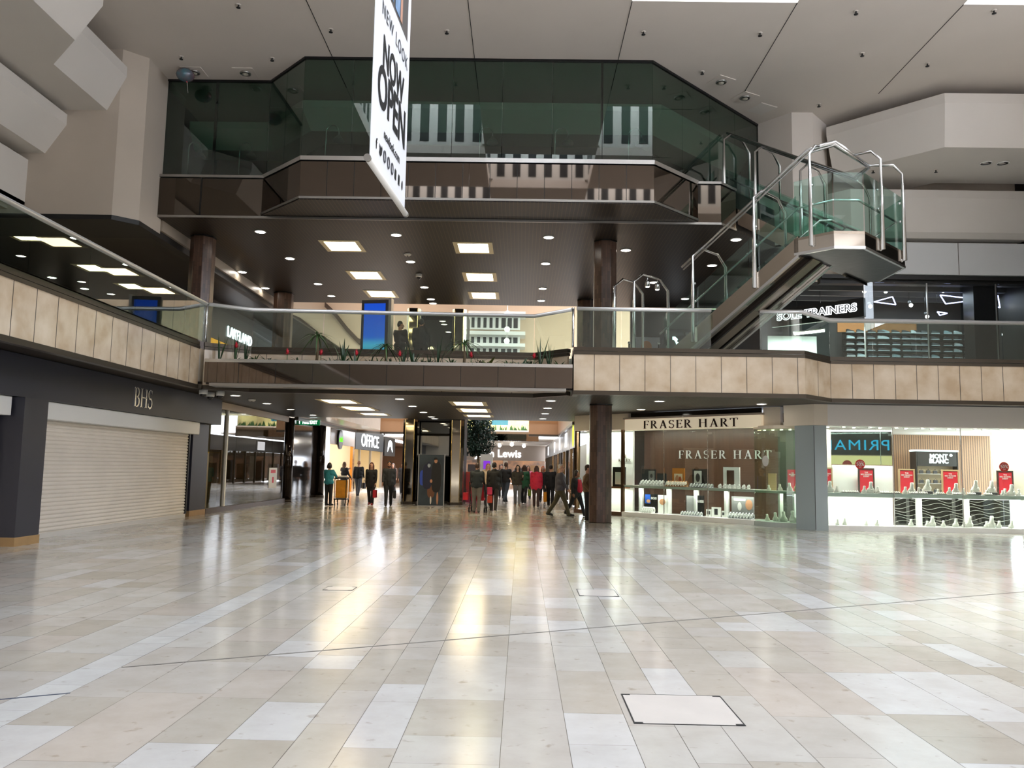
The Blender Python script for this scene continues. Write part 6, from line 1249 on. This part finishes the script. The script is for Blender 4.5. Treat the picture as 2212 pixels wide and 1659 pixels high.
pp = person((-1.52,28.2,0),4,1.7,'person in a dark hooded jacket and grey trousers pushing a pushchair',hair=(58,38,30),top=(34,42,46),bottom=(110,106,100),shoes=(60,58,56),legs=(4,2,-4,6),arms=(20,40,20,40),bulk=1.12,collar=True)
person((-.94,28.45,0),8,1.74,'person in a black jacket and brown trousers seen from behind, next to the pushchair',hair=(30,24,22),top=(20,20,22),bottom=(52,44,42),shoes=(200,196,188),legs=(8,4,-8,10),arms=(-8,10,10,12),bulk=1.15,coat=.05,collar=True)
person((-1.35,33.2,0),178,1.72,'person with long blond hair in a pale top, half hidden behind the pushchair',skin='pale',hair=(176,120,66),hairlen=.24,top=(206,186,160),bottom=(50,52,60),legs=(4,2,-6,8),arms=(10,60,10,20))
person((-.68,36.6,0),20,1.86,'tall person in a black and cream jacket striding away in blue-grey jeans',hair=(84,56,40),top=(40,38,38),bottom=(58,66,76),legs=(24,6,-22,16),arms=(-20,14,20,20),far=True)
person((-.14,33.4,0),180,1.68,'person with long black hair in an olive jacket, hand raised to the chest',skin='pale',hair=(22,18,18),hairlen=.26,top=(52,50,42),bottom=(104,106,108),shoes=(150,120,92),legs=(8,3,-6,8),arms=(16,100,6,8))
a = person((.14,36.0,0),15,1.7,'person in a green coat seen behind the olive jacket',hair=(70,44,34),hairlen=.06,top=(32,84,56),bottom=(24,24,26),legs=(8,4,-8,10),arms=(-8,10,8,12),coat=.14,far=True); hang_bag(a,1,(146,168,60),'lime green bag in the hand of the person in the green coat',.24,.28)
a = person((.62,32.95,0),6,1.66,'person in a bright crimson coat and brown trousers walking away',hair=(66,40,32),hairlen=.16,top=(196,34,62),bottom=(62,42,40),legs=(6,3,-6,9),arms=(-8,14,10,20),bulk=1.16,coat=.08,collar=True)
a = person((1.22,33.6,0),8,1.72,'person in a black jacket beside the crimson coat, walking away',hair=(34,26,24),top=(26,26,30),bottom=(24,24,28),shoes=(190,186,180),legs=(10,4,-9,12),arms=(-6,8,8,10),coat=.05); hang_bag(a,0,(232,148,26),'orange-yellow carrier bag between the crimson coat and the black jacket',.34,.4)
person((1.0,37.5,0),176,1.66,'person with ginger hair in dark clothes facing the hall, deep in the mall',hair=(190,96,50),hairlen=.12,top=(30,28,30),bottom=(30,30,34),legs=(4,2,-4,6),far=True)
person((.35,41,0),170,1.68,'person in a pink top far down the mall',hair=(60,40,30),hairlen=.14,top=(230,130,160),bottom=(40,40,46),legs=(5,2,-5,6),far=True)
person((-1.0,41.5,0),185,1.72,'person in a dark blue coat far down the mall',hair=(40,30,26),top=(30,36,56),bottom=(30,30,34),legs=(6,2,-6,8),coat=.15,far=True)
person((-.2,45,0),178,1.7,'person in a white shirt under a dark coat far down the mall',hair=(40,30,26),top=(34,32,32),bottom=(30,30,34),inner=(226,222,214),legs=(-6,8,6,2),coat=.12,far=True)
person((-1.75,44,0),190,1.66,'person in a dark red top far down the mall by the tree',hair=(50,34,28),hairlen=.12,top=(96,26,36),bottom=(34,34,40),legs=(5,2,-6,7),far=True)
person((-6.4,44,0),178,1.72,'person in a charcoal coat far off before the black shop fascia',hair=(40,30,26),top=(44,42,44),bottom=(30,30,34),legs=(5,2,-6,7),coat=.15,far=True)
person((-7.4,47,0),182,1.68,'person in a brown coat far off before the black shop fascia',hair=(70,46,36),hairlen=.1,top=(84,58,44),bottom=(34,34,38),legs=(-5,6,6,2),coat=.2,far=True)
person((1.3,26.95,0),84,1.77,'white-haired person with glasses in a grey jumper and khaki trousers striding past the column',skin='fair',hair=(196,190,184),bald=True,glasses=True,top=(74,72,82),bottom=(72,66,46),shoes=(34,30,28),legs=(-20,14,22,4),arms=(-14,12,14,22),bulk=1.18,name_top='jumper',head_turn=12)
wp = person((1.86,27.4,0),128,1.58,'person in a red top and dark flowered jacket walking with a stick by the column',skin='tan',hair=(40,28,24),hairlen=.02,top=(34,34,34),bottom=(24,24,28),shoes=(26,24,24),legs=(24,4,-24,12),arms=(16,20,-10,24),bulk=1.2,coat=.06,inner=(196,44,66),head_turn=-25)
person((2.05,25.15,0),100,1.7,'person in a brown coat hidden behind the ground-floor column, elbow showing',hair=(60,44,36),top=(120,92,66),bottom=(40,38,40),arms=(-20,60,-20,60),spread=24,bulk=1.1)
person((-3.93,25.5,4.401),20,1.76,'dark-jacketed person in profile leaning beside the other one upstairs, nearer the blue screen',skin='tan',hair=(34,24,22),top=(42,34,36),bottom=(34,34,38),arms=(20,50,10,30),head_turn=50)
person((-3.25,25.4,4.401),0,1.82,'broad person in a black padded jacket seen from behind upstairs by the balcony',skin='tan',hair=(24,20,18),top=(22,22,26),bottom=(34,34,38),arms=(10,20,10,20),bulk=1.38,collar=True)
# walking stick
t0, P0, A0_, L0, up0, s0 = wp; wv = Matrix.Rotation(t0.rotation_euler.z,4,'Z') @ Vector(P0(A0_[0][2]+A0_[0][3]*.09)); wv = wv+Vector(t0.location)
t = T('walking_stick','thin walking stick held by the person in the red top','walking stick',(wv.x-.02,wv.y-.05,0)); mb = MB(); mb.tube([(0,0,.012),(.02,.05,wv.z)],.011,8); mb.obj('shaft', cm('stick_grey',(150,146,150),rough=.3), t); mb = MB(); mb.tube([(.02,-.01,wv.z+.005),(.02,.1,wv.z+.01)],.015,8); mb.obj('handle', m_black, t); mb = MB(); mb.lathe([(0,0),(.016,0),(.013,.05),(0,.05)],8); mb.obj('ferrule', m_red, t)
# cleaning cart
t = T('cleaning_cart','cleaning cart with a tall amber waste bag in front of the person in turquoise','cart',(-6.86,31.15,0))
mb = MB(); mb.prism([(-.2,-.16),(.2,-.16),(.18,.3),(-.18,.3)],.3,.98); mb.obj('waste_bag', cm('amber_bag',(206,138,34),var=.2,scale=5), t, bevel=.03)
for x in (-.22,.22): mb = MB(); mb.tube([(x,-.2,.12),(x,-.2,1.02),(x,-.34,1.06)],.016,8); mb.tube([(x,.34,.12),(x,.34,1.02),(x,-.2,1.02)],.016,8); mb.obj('frame_tube', m_black, t)
mb = MB(); mb.box(-.24,.24,-.22,.36,.24,.28); mb.obj('base_shelf', m_black, t); mb = MB(); mb.box(-.22,.22,-.2,.34,1.03,1.09); mb.obj('top_tray', cm('tray_dark',(34,38,44)), t); mb = MB(); mb.box(-.1,.16,-.15,.1,1.091,1.15); mb.obj('cloth_pile', m_white, t)
for x in (-.2,.2):
    for y in (-.18,.32): mb = MB(); mb.tube([(x-.015,y,.06),(x+.015,y,.06)],.058,12); mb.tube([(x,y,.06),(x,y,.24)],.012,6); mb.obj('castor', m_black, t)
# pushchair
t = T('pushchair','black pushchair with red fabric and hung bags, pushed by the person in the hooded jacket','pushchair',(-1.5,28.72,0),radians(-4))
for x in (-.27,.27):
    mb = MB(); mb.tube([(x,-.34,1.05),(x,-.1,.6),(x,.38,.12)],.016,8); mb.tube([(x,.1,.62),(x,-.28,.12)],.014,8); mb.obj('frame_tube', m_black, t)
    for y in (-.28,.38): mb = MB(); mb.tube([(x-.025,y,.09),(x+.025,y,.09)],.088,16); mb.obj('wheel', cm('tyre',(26,26,28)), t); mb = MB(); mb.tube([(x-.028,y,.09),(x+.028,y,.09)],.05,12); mb.obj('hub', m_steel2, t)
mb = MB(); mb.tube([(-.27,-.34,1.05),(.27,-.34,1.05)],.02,8); mb.obj('handle_bar', m_black, t)
mb = MB(); mb.prism([(-.22,-.12),(.22,-.12),(.22,.25),(-.22,.25)],.4,.5); mb.obj('seat', cm('red_fabric',(190,34,52)), t, bevel=.03); mb = MB(); mb.obox((0,-.13,.72),(.22,0,0),(0,.03,.012),(0,-.09,.25)); mb.obj('backrest', cm('red_fabric',(190,34,52)), t, bevel=.02)
mb = MB(); mb.tube([(-.24,.0+.28*cos(a)*.8-.1,.72+.3*sin(a)) for a in [pi*k/8 for k in range(9)]],.012,6); mb.tube([(.24,.0+.28*cos(a)*.8-.1,.72+.3*sin(a)) for a in [pi*k/8 for k in range(9)]],.012,6); mb.obj('hood_bow', m_black, t)
for x,z,c_,l in ((.42,.62,(206,60,96),'pink patterned bag hung on the pushchair handle, higher one'),(.43,.34,(196,70,52),'red-orange bag hung low on the pushchair'),(-.42,.42,(196,34,50),'red bag hung on the store side of the pushchair')):
    p = Vector((-1.5,28.72,0))+Vector((x,-.3 if x > 0 else -.2,0)); g = T('shopping_bag',l,'bag',(p.x,p.y,z)); mb = MB(); mb.prism([(-.09,-.12),(.09,-.12),(.09,.12),(-.09,.12)],0,.26); mb.obj('bag_body', cm('bag_cloth',c_,var=.2), g, bevel=.02); mb = MB(); mb.tube([(0,-.08,.25),(0,-.03,.4),(0,.03,.4),(0,.08,.25)],.008,6); mb.obj('handle', m_black, g)

# ---------------------------------------------------------------- pieces that belong to a part hang under that part
UNDER = {'lettering':('fascia_board','sign_box','disc','red_sheet','red_disc','board_panel','cabinet_head','banner_cloth'),'letter_halo':('fascia_board',),'letter_face':('fascia_board',),'dial':('strap_stand',),'hub':('wheel',),
 'necklace':('bust_board',),'screen':('case','board'),'flower_head':('flower_stalk',),'eye':('body',),'mouth':('body',),'star_emblem':('cabinet_head',),'arch_emblem':('sign_box',),'pictogram':('sign_box',),'ring_pad':('tray_base',),
 'bird_emblem':('banner_cloth',),'ring_emblem':('banner_cloth',),'square_emblem':('banner_cloth',),'drop_emblem':('banner_cloth',),'photo_print':('banner_cloth','board_panel'),'printed_jeans':('banner_cloth',),'printed_wall':('banner_cloth',),'printed_leg':('banner_cloth','panel'),
 'printed_suit':('panel',),'printed_dress':('panel',),'printed_child':('panel',),'printed_cloak':('panel',),'printed_face':('panel',),'printed_hair':('panel',),'red_print':('sheet',),'pole_cap':('bottom_pole','top_pole'),'figure_print':('poster_sheet',)}
import re
for o in list(C.scene.objects):
    if o.parent is None or o.parent.parent is not None or o.parent.type != 'EMPTY': continue
    b = re.sub(r'\.\d+$','',o.name); want = UNDER.get(b) or (('board_panel',) if b.endswith(('_print','_figure','_head')) and o.parent.name.startswith('display_board') else None)
    if not want: continue
    for w in want:
        c = [k for k in o.parent.children if re.sub(r'\.\d+$','',k.name) == w]
        if c:
            c = min(c, key=lambda k: (k.location-o.location).length) if len(c) > 1 and b != 'hub' else (c[0] if b != 'hub' else min(c, key=lambda k: (k.data.vertices[0].co-o.data.vertices[0].co).length))
            o.location = Vector(o.location)-Vector(c.location); o.parent = c; break
